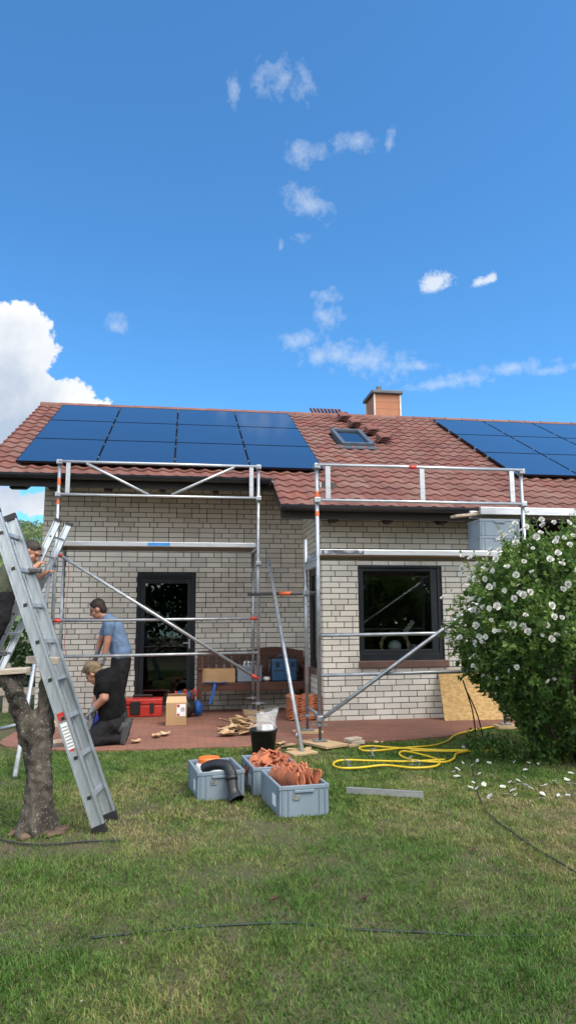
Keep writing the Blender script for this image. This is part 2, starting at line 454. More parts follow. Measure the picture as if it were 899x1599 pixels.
# ridge caps
rg_ = MB(); x = XV-.02
while x < XEND:
    vs = []; n = 9
    for (xx, rr) in ((x,.095),(x+.42,.086)):
        for i in range(n):
            a = math.pi*(i/(n-1))*1.1-.05*math.pi
            vs.append((xx, RIDGE+rr*math.cos(a)*1.05, roofz(RIDGE)-.02+rr*math.sin(a)))
    rg_.add(vs, [(i,i+1,n+i+1,n+i) for i in range(n-1)]+[tuple(range(n))], max(0,min(1,g.gauss(.3,.25)))); x += .39
rg_.build('ridge_cap', TILE, roof, smooth=False)
vg = MB(); s = EAVE/COSR
while s < RIDGE/COSR-.1:       # turned down verge tiles at the gable
    a, b = s, s+TR; t = max(0,min(1,g.gauss(.3,.2)))
    p = [ROOF(XV-.012,a*COSR,.05),ROOF(XV-.012,b*COSR,.02),ROOF(XV-.012,b*COSR,-.12),ROOF(XV-.012,a*COSR,-.10)]
    vg.prism(p, (.03,0,0), t); s += TR
vg.build('verge_tile', TILE, roof)
# gutters, rafters, downpipe
def halfpipe(x0,x1,y,z,r,name):
    mb = MB(); n = 9; vs = []
    for xx in (x0,x1):
        for rr in (r, r-.008):
            for i in range(n):
                a = math.pi+math.pi*i/(n-1); vs.append((xx, y+rr*math.cos(a), z+rr*math.sin(a)))
    fs = []
    for i in range(n-1): fs += [(i,i+1,2*n+i+1,2*n+i),(n+i,3*n+i,3*n+i+1,n+i+1),(i,n+i,n+i+1,i+1),(2*n+i,2*n+i+1,3*n+i+1,3*n+i)]
    fs += [(0,2*n,3*n,n),(n-1,2*n-1,4*n-1,3*n-1), tuple(range(n)), tuple(range(2*n,3*n))]
    mb.add(vs, fs); return mb.build(name, ANTH, roof, smooth=False)
halfpipe(XV-.05, XE-.02, EAVE-.10, roofz(EAVE)+.0, .075, 'gutter')
halfpipe(XE-.02, XEND, EAVE2-.10, roofz(EAVE2)+.0, .075, 'gutter')
fa = MB(); fa.box((XV,EAVE+.02,roofz(EAVE)-.17),(XE,EAVE+.045,roofz(EAVE)-.012)); fa.box((XE,EAVE2+.02,roofz(EAVE2)-.17),(XEND,EAVE2+.045,roofz(EAVE2)-.012)); fa.build('fascia', DARKWOOD, roof)
x = WX+.25
while x < 13:
    y0 = EAVE if x < XE-.1 else EAVE2; yw = 0. if x < BX or x > BX2 else -BAY
    if x < XE-.1 or x > XE+.15:
        q = [ROOF(x,y0+.06,-.16),ROOF(x,yw+.05,-.16),ROOF(x,yw+.05,-.33),ROOF(x,y0+.2,-.33),ROOF(x,y0+.06,-.24)]
        MB().prism(q, (.09,0,0)).build('rafter', DARKWOOD, roof)
    x += .82
for xx in (XV+.42,):          # purlin end carrying the gable overhang
    zz = roofz(-.8)-.17
    MB().prism([(xx,-.93,zz),(xx+.5,-.93,zz),(xx+.42,-.93,zz-.05),(xx+.22,-.93,zz-.22),(xx,-.93,zz-.22)], (0,.14,0)).build('bracket', DARKWOOD, roof)
MB().prism([(XE+.10,-1.95,roofz(-1.95)-.17),(XE+.10,-.0,roofz(0)-.17),(XE+.10,0,roofz(0)-.36),(XE+.10,-1.95,roofz(-1.95)-.28)], (.1,0,0)).build('rafter', PLY, roof)
dp = MB(); dp.tube(smooth_path([(XE-.05,EAVE-.1,roofz(EAVE)-.05),(XE+.12,EAVE-.06,roofz(EAVE)-.09),(XE+.2,EAVE+.1,roofz(EAVE)-.2)],5), .045, 12); dp.build('downpipe', ANTH, roof, smooth=True)

# roof window
rw = sub('roof_window', roof)
mb = MB()
def roofbox(mb, x0,x1,y0,y1,h0,h1,t=0.):
    return mb.prism([ROOF(x0,y0,h0),ROOF(x1,y0,h0),ROOF(x1,y1,h0),ROOF(x0,y1,h0)], Vector((0,-SINR,COSR))*(h1-h0), t)
a0,a1,b0,b1 = 2.90,3.52,.66,1.70
roofbox(mb,a0,a0+.07,b0,b1,-.05,.10); roofbox(mb,a1-.07,a1,b0,b1,-.05,.10); roofbox(mb,a0+.07,a1-.07,b0,b0+.07,-.05,.099); roofbox(mb,a0+.07,a1-.07,b1-.07,b1,-.05,.099)
mb.build('frame', mat('flashing_metal',(.12,.15,.18),(.09,.11,.14),rough=.35,metal=.3,scale=6), rw)
mb = MB(); roofbox(mb,a0-.06,a1+.06,b0-.16,b0-.002,.03,.045); mb.build('flashing', mat('flashing_metal',(1,1,1)), rw)
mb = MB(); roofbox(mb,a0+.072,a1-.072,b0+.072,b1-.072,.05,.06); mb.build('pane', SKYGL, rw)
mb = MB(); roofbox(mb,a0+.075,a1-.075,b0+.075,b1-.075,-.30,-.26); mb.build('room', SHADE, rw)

# chimney
ch = sub('chimney', house)
CHI = mat('slate_cladding', (.37,.165,.085), (.31,.135,.07), rough=.7, scale=4, bump=.1, bscale=40, tint=(.34,.13,.06))
cx0,cx1,cy0,cy1 = 4.27,4.88,3.15,3.85; zt = 6.60
mb = MB(); z = 5.75; k = 0
while z < zt-.001:
    z2 = min(z+.165, zt); e = .012
    mb.box((cx0-e*.0,cy0-.0,z+.004),(cx1,cy1,z2), (k*37 % 7)/9.)
    mb.box((cx0+.01,cy0+.01,z2-.005),(cx1-.01,cy1-.01,z2+.006), 1.)
    z = z2; k += 1
mb.build('cladding', CHI, ch)
for (x,y) in ((cx0,cy0),(cx1,cy0),(cx0,cy1),(cx1,cy1)): MB().box((x-.018,y-.018,5.75),(x+.018,y+.018,zt)).build('corner_trim', mat('corner_trim',(.62,.55,.48),rough=.6), ch)
MB().prism([(cx0-.07,cy0-.08,zt+.002),(cx1+.05,cy0-.08,zt+.002),(cx1+.05,cy1+.08,zt+.002),(cx0-.07,cy1+.08,zt+.002)], (0,0,.075)).build('cap', mat('zinc',(.10,.11,.125),(.075,.082,.095),rough=.5,metal=.4), ch, bevel=.01)
MB().lathe((4.47,3.45,zt+.077), [(.001,0),(.06,0),(.06,.2),(.045,.2),(.045,.05),(.001,.05)], 16).build('flue', STEEL_DK, ch, smooth=False)
MB().box((4.58,3.3,zt+.078),(4.76,3.5,zt+.14)).build('mortar_block', mat('pale_mortar',(.6,.58,.52),rough=.9), ch, bevel=.02)

# ------------------------------------------------------------------ solar panels
def ordinal(i): return ('first','second','third','fourth')[i]
def make_panel(label, group):
    t = thing('solar_panel', label, 'solar panel', (0,0,0), group)
    return t
PWD, PLN, GAP = 1.172, 1.403, .015
proto = thing('solar_panel', 'x', 'solar panel', (0,0,0))
fm = MB(); fw = .009
fm.box((0,0,0),(PWD,fw,.035)); fm.box((0,PLN-fw,0),(PWD,PLN,.035)); fm.box((0,fw,.0),(fw,PLN-fw,.035)); fm.box((PWD-fw,fw,0),(PWD,PLN-fw,.035))
fm.build('frame', mat('black_anodised',(.012,.013,.016),rough=.35,metal=.5), proto)
MB().box((fw+.0005,fw+.0005,.012),(PWD-fw-.0005,PLN-fw-.0005,.032)).build('glass', PANELGL, proto)
for yy in (.3, 1.1): MB().box((-.0145,yy,.005),(-.0005,yy+.05,.037)).build('clamp', GALV, proto)
first = True
rown = ('bottom','middle','top')
def place_panels(x0, ncol, y0, grp, where):
    global first
    for r_ in range(3):
        for c in range(ncol):
            nm = f'glossy black solar panel, {ordinal(c)} from the {where}, in the {rown[r_]} row'
            if first: o = proto; o['label'] = nm; first = False
            else: o = copy_tree(proto, label=nm)
            o['group'] = grp
            o.location = ROOF(x0+c*(PWD+GAP), y0+r_*(PLN+GAP)*COSR, .075)
            o.rotation_euler = (R(29),0,0)
place_panels(-2.53, 4, -.93, 'solar panels over the terrace door', 'gable end')
place_panels(5.49, 4, -.93, 'solar panels beyond the chimney', 'chimney')
# mounting rails below the arrays
for gi, (x0, x1, wh) in enumerate(((-2.56,2.25,'panels above the terrace door'),(5.46,10.25,'panels beyond the chimney'))):
    for k in range(6):
        y = -.93+(.28+.85*(k % 2)+(k//2)*(PLN+GAP))*COSR
        mb = MB(); roofbox(mb, x0, x1, y, y+.04, .045, .073)
        tag(mb.build('mounting_rail', ALU), f'thin aluminium rail under the {wh}, {("first","second","third","fourth","fifth","sixth")[k]} from the eave', 'rail', 'mounting rails under the solar panels')

# ------------------------------------------------------------------ loose roof tiles
def tile_mesh(amp=.034):
    mb = MB(); n = 10; L_, T_ = .40, .013; vs = []
    for yy in (0, L_):
        for i in range(n+1):
            u = i/n; h = amp*(.5+.5*math.cos(2*math.pi*(u-.3)))**1.3
            vs.append(((u-.5)*.28, yy-L_/2, h)); 
        for i in range(n+1):
            u = i/n; h = amp*(.5+.5*math.cos(2*math.pi*(u-.3)))**1.3
            vs.append(((u-.5)*.28, yy-L_/2, h-T_))
    m_ = n+1; fs = []
    for i in range(n): fs += [(i,i+1,2*m_+i+1,2*m_+i),(m_+i,3*m_+i,3*m_+i+1,m_+i+1),(i,m_+i,m_+i+1,i+1),(2*m_+i,2*m_+i+1,3*m_+i+1,3*m_+i)]
    fs += [(0,2*m_,3*m_,m_),(n,m_+n,3*m_+n,2*m_+n)]
    mb.add(vs, fs)
    mb.bar((-.125,-L_/2+.012,.02),(.125,-L_/2+.012,.02),.014,.02)
    mb.bar((-.125,L_/2-.03,.012),(.125,L_/2-.03,.012),.012,.018)
    return mb
tile_old = tile_mesh().build('roof_tile', TILE); tile_new = tile_mesh(.05).build('roof_tile', ORANGE)
for o_ in (tile_old, tile_new): o_.location = (0,0,-50)
used = {'old':False,'new':False}
def put_tile(kind, M, label, group):
    src = tile_old if kind == 'old' else tile_new
    if not used[kind]: o = src; used[kind] = True
    else: o = src.copy(); col.objects.link(o)
    o.matrix_world = M; tag(o, label, 'roof tile', group)
    return o
E_ = lambda x,y,z: Matrix.Rotation(z,4,'Z') @ Matrix.Rotation(y,4,'Y') @ Matrix.Rotation(x,4,'X')
# a row of tiles set on edge along the ridge
for i in range(9):
    p = Vector((2.88+i*.083, 3.26, roofz(3.12)+.035))
    put_tile('old', Matrix.Translation(p) @ E_(R(29),0,0) @ E_(0,R(58),0) @ E_(0,0,R(90)) , 'weathered red roof tile stood on edge in the row on the ridge', 'tiles set on edge on the ridge')
spots = [(3.38,2.62,'pair of lifted tiles just below the ridge row'),(3.5,2.12,'pair of lifted tiles between ridge and skylight'),(3.70,1.58,'stacked pair beside the upper skylight corner'),(3.78,1.02,'stacked pair beside the lower skylight corner')]
for (x,y,w_) in spots:
    for k in range(3):
        put_tile('old', Matrix.Translation(ROOF(x+.012*k, y-.012*k, .075+.05*k)) @ E_(R(29),0,0) @ E_(R(2*k),R(-2*k),R((-3,2,4)[k])) @ Matrix.Scale(.82,4), f'loose red roof tile, one of the {w_}'.replace('pair','stack').replace('stacked stack','stack'), 'loose tiles '+w_)
# stack in the corner by the bench
for k in range(9):
    for c in range(2):
        put_tile('new', Matrix.Translation((1.68+.24*c+rnd.uniform(-.008,.008), -1.38+rnd.uniform(-.01,.01), .03+k*.037)) @ E_(0,0,R(rnd.uniform(-3,3))), 'clay roof tile in the flat stack at the corner beside the bench', 'tiles stacked beside the bench')

# ------------------------------------------------------------------ scaffolds
TUBE = .0242
def flange(mb, p, r=.05): mb.lathe(Vector(p), [(.02,-.02),(r,-.02),(r,.02),(.02,.02)], 10)
def scaffold(label, XL, XR, Y0, Y1, zplank, ztop, zmid, rails, base, group, ytop=None):
    s = thing('scaffold', label, 'scaffold', ((XL+XR)/2, Y0, 0), group)
    return s
# left scaffold
LX0, LX1, LY, LYI = -1.80, 1.10, -1.47, -.74
sc1 = scaffold('galvanised scaffold standing before the terrace door with a V-braced guardrail', LX0, LX1, LY, LYI, 0,0,0,0,0,None)
def standard(p, z0, z1, parent, orange=None):
    o = tube_part('standard', (p[0],p[1],z0), (p[0],p[1],z1), TUBE, GALV, parent)
    j = MB().lathe((p[0],p[1],z0-.2), [(.0,.0),(.017,0),(.017,.28)], 10); j.build('jack', STEEL_DK, o, smooth=True)
    b = MB().box((p[0]-.075,p[1]-.075,z0-.208),(p[0]+.075,p[1]+.075,z0-.2)); b.build('foot_plate', GALV, o)
    nut = MB(); nut.lathe((p[0],p[1],z0-.03),[(.018,-.02),(.034,-.02),(.034,.02),(.018,.02)],8); nut.bar((p[0]-.09,p[1],z0-.03),(p[0]+.09,p[1],z0-.03),.016,.016); nut.build('jack_nut', GALV, o)
    for zz, hh in (orange or []):
        MB().lathe((p[0],p[1],zz), [(TUBE+.0015,-hh),(TUBE+.0015,hh)], 12).build('marker_band', ORANGEP, o, smooth=True)
    return o
standard((LX0,LY), .3, 3.76, sc1, [(3.45,.05),(3.16,.035)])
standard((LX1,LY), .3, 3.76, sc1)
standard((LX0,LYI), .3, 2.52, sc1); standard((LX1,LYI), .3, 2.52, sc1)
def rail(name, p, q, parent, r=.0205, m_=GALV, ends=REDP):
    o = tube_part(name, p, q, r, m_, parent)
    if ends:
        d_ = (Vector(q)-Vector(p)).normalized()
        for a, b in ((Vector(p)+d_*.02, Vector(p)+d_*.12), (Vector(q)-d_*.12, Vector(q)-d_*.02)):
            MB().tube([a,b], r+.004, 10).build('rail_end', ends, o, smooth=True)
    return o
Yr = LY-.05
rail('ledger', (LX0,Yr,1.455), (LX1,Yr,1.475), sc1); rail('ledger', (LX0,Yr,.96), (LX1,Yr,.985), sc1, ends=None)
rail('diagonal_brace', (LX0,Yr-.045,2.42), (LX1,Yr-.045,.61), sc1, r=.023)
for X_ in (LX0, LX1):
    rail('transom', (X_,LY,2.50), (X_,LYI,2.50), sc1, ends=None); rail('transom', (X_,LY,.62), (X_,LYI,.62), sc1, ends=None)
    mb = MB(); mb.prism([(X_-.004,LY+.02,2.28),(X_-.004,LY+.16,2.48),(X_-.004,LY+.02,2.48)], (.008,0,0)); mb.build('gusset', STEEL_DK, sc1)
def deck(x0, x1, y0, y1, z, parent, sticker=None):
    dk = sub('deck', parent)
    MB().box((x0+.04,y0+.045,z-.012),(x1-.04,y1-.045,z)).build('deck_board', PLY, dk)
    mb = MB(); mb.box((x0,y0,z-.062),(x1,y0+.044,z+.006)); mb.box((x0,y1-.044,z-.062),(x1,y1,z+.006)); mb.build('side_beam', ALU, dk, bevel=.006)
    mb = MB(); mb.box((x0,y0+.045,z-.06),(x0+.039,y1-.045,z-.001)); mb.box((x1-.039,y0+.045,z-.06),(x1,y1-.045,z-.001)); mb.build('end_beam', GALV, dk)
    if sticker: MB().box((sticker[0],y0-.002,z-.05),(sticker[1],y0-.0005,z-.005)).build('sticker', mat('blue_sticker',(.03,.22,.55),(.02,.16,.45),rough=.5), dk)
    return dk
deck(LX0-.02, LX1-.03, LY+.03, LYI+.02, 2.585, sc1, (-.52,-.2))
def guard(parent, name, x0, x1, y, ztop, zlow, ups, diags):
    gd = sub('guard_frame', parent)
    o = tube_part('top_rail', (x0,y,ztop), (x1,y,ztop), .021, ALU, gd); o2 = tube_part('lower_rail', (x0+.04,y,zlow), (x1-.04,y,zlow), .019, ALU, gd)
    for u in ups: MB().box((u-.03,y-.012,zlow+.018),(u+.03,y+.012,ztop-.018)).build('upright', ALU, gd)
    for a, b in diags: tube_part('diagonal', (a,y,ztop-.02), (b,y,zlow+.018), .019, ALU, gd)
    return gd
guard(sc1, 'g', LX0, LX1, LY-.045, 3.745, 3.26, (LX0+.13, LX1-.11), ((-1.42,-.52),(.73,-.2)))
cp = MB()
for (x_,y_,z_) in ((LX0,LY,3.74),(LX1,LY,3.74),(LX0,LY,3.26),(LX1,LY,3.26),(LX0,LY,2.25),(LX1,LY,2.28),(LX1,LY,1.82)):
    MB().box((x_-.04,y_-.06,z_-.035),(x_+.04,y_+.035,z_+.035)).build('coupler', GALV, sc1, bevel=.012)
rk = [P(413,880,1,-1.5), P(472,1178,2,0)]
o = tube_part('raker', rk[0]+Vector((.05,-.06,.05)), rk[1]+Vector((0,0,.02)), TUBE, GALV, sc1)
dr = (rk[1]-rk[0]).normalized()
MB().tube([rk[1]-dr*.30, rk[1]-dr*.27], .034, 10).build('tape', REDP, o, smooth=True)
MB().tube([rk[1]-dr*.268, rk[1]-dr*.24], .034, 10).build('tape', WHITEP, o, smooth=True)
lk = tube_part('link_tube', P(388,928,1,LY-.05)+Vector((0,0,0)), (1.80,-2.60,1.80), TUBE, STEEL_DK, sc1)
a = Vector(P(388,928,1,LY-.05)); b = Vector((1.80,-2.60,1.80)); MB().tube([a.lerp(b,.46),a.lerp(b,.63)], TUBE+.003, 12).build('marker_band', ORANGEP, lk, smooth=True)
# brace down to the lawn at the tree side
rk2 = [Vector((LX0-.03,LY-.06,2.27)), Vector(P(23,1222,2,0))]
rk2[1] = Vector((-1.50,-4.72,.02))
tube_part('raker', rk2[0], rk2[1], TUBE, GALV, sc1)
p5 = rk2[0].lerp(rk2[1], .83); tube_part('link_tube', p5+Vector((-.22,.0,-.02)), p5+Vector((.06,.02,.04)), .02, GALV, sc1)

# right scaffold
RX0, RX1, RY, RYI = 1.60, 4.27, -3.51, -2.68
sc2 = scaffold('galvanised scaffold standing before the big window with three guardrail uprights', RX0, RX1, RY, RYI,0,0,0,0,0,None)
standard((RX0,RY), .27, 3.34, sc2, [(2.95,.045),(2.72,.03)]); standard((RX1,RY), .27, 3.34, sc2)
standard((RX0,RYI), .27, 2.5, sc2); standard((RX1,RYI), .27, 2.4, sc2)
Yr = RY-.05
rail('ledger', (RX0+.02,Yr,1.26), (RX1,Yr,1.285), sc2, ends=None); rail('ledger', (RX0+.02,Yr,.80), (RX1,Yr,.825), sc2, ends=None)
rail('diagonal_brace', (RX0+.03,Yr-.045,.33), (RX1,Yr-.045,2.10), sc2, r=.024, ends=None)
for X_ in (RX0, RX1):
    rail('transom', (X_,RY,2.18), (X_,RYI,2.18), sc2, ends=None); rail('transom', (X_,RY,.34), (X_,RYI,.34), sc2, ends=None)
    MB().box((X_-.03,RY+.05,2.08),(X_+.03,RYI-.05,2.155)).build('end_panel', ALU, sc2)
deck(RX0+.03, RX1-.04, RY+.03, RYI+.03, 2.285, sc2)
MB().box((RX0+.06,RY+.0265,2.235),(RX0+.58,RY+.0295,2.285)).build('worn_coating', mat('worn_coating',(.05,.055,.07),(.35,.36,.38),rough=.7,scale=9,lo=.55,hi=.7), sc2)
gd2 = guard(sc2, 'g', RX0, RX1, RY-.045, 3.325, 2.885, (RX0+.13, 2.93, RX1-.15), ())
MB().tube([(2.76,RY-.045,3.325),(2.86,RY-.045,3.325)], .0225, 12).build('marker_band', REDP, gd2, smooth=True)
for (x_,y_,z_) in ((RX0,RY,3.31),(RX1,RY,3.31),(RX0,RY,2.885),(RX1,RY,2.885),(RX0,RY,.31),(RX0,RYI,1.80)):
    MB().box((x_-.04,y_-.06,z_-.035),(x_+.04,y_+.035,z_+.035)).build('coupler', GALV, sc2, bevel=.012)
# long aluminium plank lying over the crates towards the recess
pk = thing('walkway_plank', 'long white aluminium plank lying on the stacked crates under the eave', 'plank', (5.5,-2.9,2.88))
MB().box((3.88,-3.12,2.815),(7.2,-3.07,2.915)).build('side_beam', ALU, pk, bevel=.005); MB().box((3.88,-2.77,2.815),(7.2,-2.72,2.915)).build('side_beam', ALU, pk, bevel=.005)
MB().box((3.9,-3.069,2.86),(7.2,-2.771,2.88)).build('deck_board', PLY, pk)
bd = MB(); bd.bar((3.55,-2.98,2.80),(4.05,-2.90,2.857),.14,.035); tag(bd.build('wooden_board', WOODG, bevel=.006), 'rough grey board end poking out below the eave beside the stacked crates', 'board')
# trestle that carries the far end of the plank (behind the bush)
tr = thing('scaffold', 'galvanised frame behind the flowering bush carrying the long white plank', 'scaffold', (6.9,-2.9,0))
for yy in (-3.1,-2.75): tube_part('standard', (6.9,yy,0),(6.9,yy,2.81),TUBE,GALV,tr)
tube_part('transom', (6.9,-3.12,2.79),(6.9,-2.72,2.79),TUBE*.8,GALV,tr)

# ------------------------------------------------------------------ grey crates
def make_crate(w, l, h, label, group=None, sticker=True):
    """Origin at the middle of the base; near end faces -y."""
    c = thing('crate', label, 'crate', (0,0,0), group)
    th = .012; b = MB()
    b.box((-w/2+.012,-l/2+.012,0),(w/2-.012,l/2-.012,.012))
    b.box((-w/2+.006,-l/2+.006,.004),(-w/2+.006+th,l/2-.006,h-.03)); b.box((w/2-.006-th,-l/2+.006,.004),(w/2-.006,l/2-.006,h-.03))
    b.box((-w/2+.018,-l/2+.006,.0045),(w/2-.018,-l/2+.006+th,h-.03)); b.box((-w/2+.018,l/2-.006-th,.0045),(w/2-.018,l/2-.006,h-.03))
    r_ = MB()
    for z0, z1, e in ((h-.03,h,0.),):
        r_.box((-w/2,-l/2,z0),(-w/2+.022,l/2,z1)); r_.box((w/2-.022,-l/2,z0),(w/2,l/2,z1)); r_.box((-w/2+.022,-l/2+.0005,z0+.0005),(w/2-.022,-l/2+.022,z1-.0005)); r_.box((-w/2+.022,l/2-.022,z0+.0005),(w/2-.022,l/2-.0005,z1-.0005))
    r_.build('rim', GREYP, c, bevel=.004)
    rb = b
    for sx in (-1,1):
        for yy in (-l/2+.03,-l/2+.07,l/2-.07,l/2-.03): rb.box((sx*(w/2-.003)-.004,yy-.003,.0),(sx*(w/2-.003)+.004,yy+.003,h-.031))
    for sy in (-1,1):
        for xx in (-w/2+.03,-w/2+.075,w/2-.075,w/2-.03): rb.box((xx-.003,sy*(l/2-.003)-.004,.0),(xx+.003,sy*(l/2-.003)+.004,h-.031))
    rb.build('body', GREYP, c)
    for sy in (-1,1):
        gp = MB(); gp.box((-.075,sy*(l/2-.003)-.012,h-.05),(.075,sy*(l/2-.003)+.012,h-.031)); gp.build('grip', GREYP, c, bevel=.003)
    if sticker:
        lb = MB(); lb.box((-.085,-l/2-.001,h*.55),(-.035,-l/2+.004,h*.55+.04)); lb.build('label_holder', mat('label_grey',(.09,.11,.115),(.25,.27,.25),rough=.5,scale=40), c)
        s2 = MB(); s2.box((-w/2+.001,-l/2+.12,h*.25),(-w/2+.0055,-l/2+.22,h*.6)); s2.build('paper_sticker', PAPER, c)
    return c
cA = make_crate(.39,.56,.225,'open grey crate holding the orange-lidded canister and black duct','grey crates on the lawn'); cA.location = (.30,-5.53,.0); cA.rotation_euler.z = R(7)
cM = make_crate(.40,.58,.225,'grey crate filled with broken orange tile pieces','grey crates on the lawn'); cM.location = (.775,-5.42,.0); cM.rotation_euler.z = R(5)
cF = make_crate(.385,.62,.225,'grey crate at the front with whole roof tiles standing upright','grey crates on the lawn'); cF.location = (.88,-6.10,.0); cF.rotation_euler.z = R(6)
q = make_crate(.56,.40,.225,'grey crate on the scaffold deck, lower of the stacked pair','grey crates stacked on the scaffold deck',False); q.location = (4.10,-2.98,2.293)
q2 = make_crate(.56,.40,.225,'grey crate on the scaffold deck, upper of the stacked pair','grey crates stacked on the scaffold deck',False); q2.location = (4.11,-2.98,2.52)
lid = MB(); lid.box((-.28,-.2,.2245),(.28,.2,.235)); 
q3 = make_crate(.38,.30,.24,'grey crate of small fittings standing on the wooden bench',None,False); q3.location = (1.06,-.45,.502)

# tiles in the front crate
def jagged_tile(g):
    nx_, nz_ = 14, 12; Lx = g.uniform(.27,.33); vs = []; top = [.255+g.uniform(-.02,.03)+.022*math.sin(i*.9+g.uniform(0,.6))*(i > 2)+g.uniform(-.012,.012) for i in range(nx_+1)]
    ph_ = g.uniform(0,6.28); T_ = .017
    for side in (0,1):
        for j_ in range(nz_+1):
            for i in range(nx_+1):
                z_ = top[i]*j_/nz_; y_ = .012*math.sin(z_*34+ph_)+.005*math.sin(i*.9)
                vs.append(((i/nx_-.5)*Lx+.008*math.sin(z_*34+ph_+.8), y_+(T_ if side else 0), z_))
    w_ = nx_+1; o_ = w_*(nz_+1); fs = []
    for j_ in range(nz_):
        for i in range(nx_): a = j_*w_+i; fs += [(a,a+1,a+w_+1,a+w_),(o_+a,o_+a+w_,o_+a+w_+1,o_+a+1)]
        a = j_*w_; fs += [(a,a+w_,o_+a+w_,o_+a),(a+nx_,o_+a+nx_,o_+a+w_+nx_,a+w_+nx_)]
    for i in range(nx_): a = nz_*w_+i; fs += [(a,a+1,o_+a+1,o_+a),(i,o_+i,o_+i+1,i+1)]
    return MB().add(vs, fs, g.uniform(0,.5))
gj = random.Random(8)
for i in range(8):
    o = jagged_tile(gj).build('roof_tile', ORANGE)
    bx, by = .79+i*.0265, -6.16+.010*i+gj.uniform(-.035,.035)
    o.matrix_world = Matrix.Translation((bx, by, .025+gj.uniform(0,.02))) @ Matrix.Rotation(R(118+gj.uniform(-9,9)),4,'Z') @ Matrix.Rotation(R(gj.uniform(-9,5)),4,'X') @ Matrix.Rotation(R(gj.uniform(-7,7)),4,'Y')
    tag(o, 'orange roof tile with jagged top standing upright in the front grey crate', 'roof tile', 'tiles standing in the front crate')
# shards in the middle crate
def shard(g):
    n = g.randint(5,7); mb = MB(); pts = []
    for k in range(n):
        a = 2*math.pi*k/n+g.uniform(-.3,.3); r_ = g.uniform(.05,.10)
        x_, y_ = r_*math.cos(a)*1.25, r_*math.sin(a); pts.append(Vector((x_,y_,.02*math.sin(x_*28))))
    mb.prism(pts, (0,0,-.014), g.random()*.6)
    mb.prism([pts[0]*.9,pts[1]*.9,pts[1]*.9+Vector((.01,.01,0)),pts[0]*.9+Vector((.01,.01,0))],(0,0,.012),.3)
    return mb
g = random.Random(21)
for i in range(34):
    o = shard(g).build('tile_shard', ORANGE)
    lay = i//9
    M_ = Matrix.Translation((.765+g.uniform(-.15,.15)*(1-.12*lay), -5.42+g.uniform(-.24,.24)*(1-.15*lay), .13+lay*.035+g.uniform(-.01,.02))) @ E_(R(g.uniform(-50,50)),R(g.uniform(-45,45)),R(g.uniform(0,360)))
    o.matrix_world = M_; tag(o, 'broken orange roof tile piece heaped in the middle grey crate', 'tile piece', 'broken tiles in the middle crate')
# filler so that the heap rests on something: lower layer lies on the crate base
for i in range(8):
    o = shard(g).build('tile_shard', ORANGE)
    o.matrix_world = Matrix.Translation((.775+(-.1,.03,.12,-.05)[i % 4], -5.42+(-.17,.02,.18,.1)[i//2], .03+.055*(i % 3))) @ E_(R(g.uniform(-15,15)),R(g.uniform(-15,15)),R(g.uniform(0,360)))
    tag(o, 'broken orange roof tile piece heaped in the middle grey crate', 'tile piece', 'broken tiles in the middle crate')
# canister with orange lid, black elbow duct
cn = thing('canister', 'white canister with an orange screw lid standing in the open grey crate', 'canister', (.25,-5.42,.013))
MB().lathe((.25,-5.42,.013), [(.001,0),(.115,0),(.12,.02),(.12,.185),(.105,.21),(.06,.215)], 24).build('body', WHITEP, cn, smooth=True)
MB().lathe((.25,-5.42,.222), [(.095,.0),(.095,.035),(.085,.047),(.001,.05)], 24).build('lid', mat('orange_lid',(.75,.17,.03),(.65,.14,.02),rough=.45), cn, smooth=False)
dt = thing('duct_pipe', 'black plastic elbow duct hooked over the edge of the crate', 'pipe', (.40,-5.72,.2))
pts = smooth_path([(.20,-5.63,.215),(.25,-5.67,.245),(.315,-5.72,.262),(.385,-5.775,.255),(.415,-5.84,.20)], 6)
MB().tube(pts, .043, 16).build('elbow', BLACKP, dt, smooth=True)
pts = smooth_path([(.412,-5.825,.225),(.418,-5.85,.16),(.424,-5.875,.10),(.436,-5.90,.05),(.45,-5.925,.02)],4)
MB().tube(pts, [.044]*10+[.048,.052,.056,.060,.062,.064,.066][:len(pts)-10], 14, closed_ends=False).build('duct', BLACKP, dt, smooth=True)
MB().tube([pts[2],pts[4]], .049, 14).build('collar', BLACKP, dt, smooth=True)
# bucket with a clear bag
BK = Vector((.885,-4.0,.0))
bk_ = thing('bucket', 'black plastic bucket on the grass behind the crates', 'bucket', BK)
MB().lathe(BK, [(.001,.004),(.115,.004),(.145,.265),(.155,.265),(.155,.285),(.14,.285),(.112,.02),(.001,.02)], 28).build('body', BLACKP, bk_, smooth=True)
pts = [BK+Vector((.15*math.cos(a),.02+.06*math.sin(a),.27-.0*a+.10*math.sin(a))) for a in [math.pi*i/14 for i in range(15)]]
MB().tube(pts, .004, 6).build('handle', GALV, bk_, smooth=True)
def bagmat():
    M = bpy.data.materials.new('clear_film'); M.use_nodes = True; nt = M.node_tree; N = nt.nodes; L = nt.links
    b = N['Principled BSDF']; b.inputs['Base Color'].default_value = (.75,.78,.8,1); b.inputs['Roughness'].default_value = .22
    tr = N.new('ShaderNodeBsdfTransparent'); ms = N.new('ShaderNodeMixShader'); ms.inputs[0].default_value = .30
    no = N.new('ShaderNodeTexNoise'); no.inputs['Scale'].default_value = 14; bp = N.new('ShaderNodeBump'); bp.inputs['Strength'].default_value = .6; bp.inputs['Distance'].default_value = .03
    L.new(no.outputs['Fac'], bp.inputs['Height']); L.new(bp.outputs['Normal'], b.inputs['Normal'])
    L.new(tr.outputs[0], ms.inputs[1]); L.new(b.outputs[0], ms.inputs[2]); L.new(ms.outputs[0], N['Material Output'].inputs['Surface'])
    return M
BAG = bagmat()
bg = thing('plastic_bag', 'clear plastic bag with white slip inside standing in the black bucket', 'bag', BK+Vector((0,0,.1)))
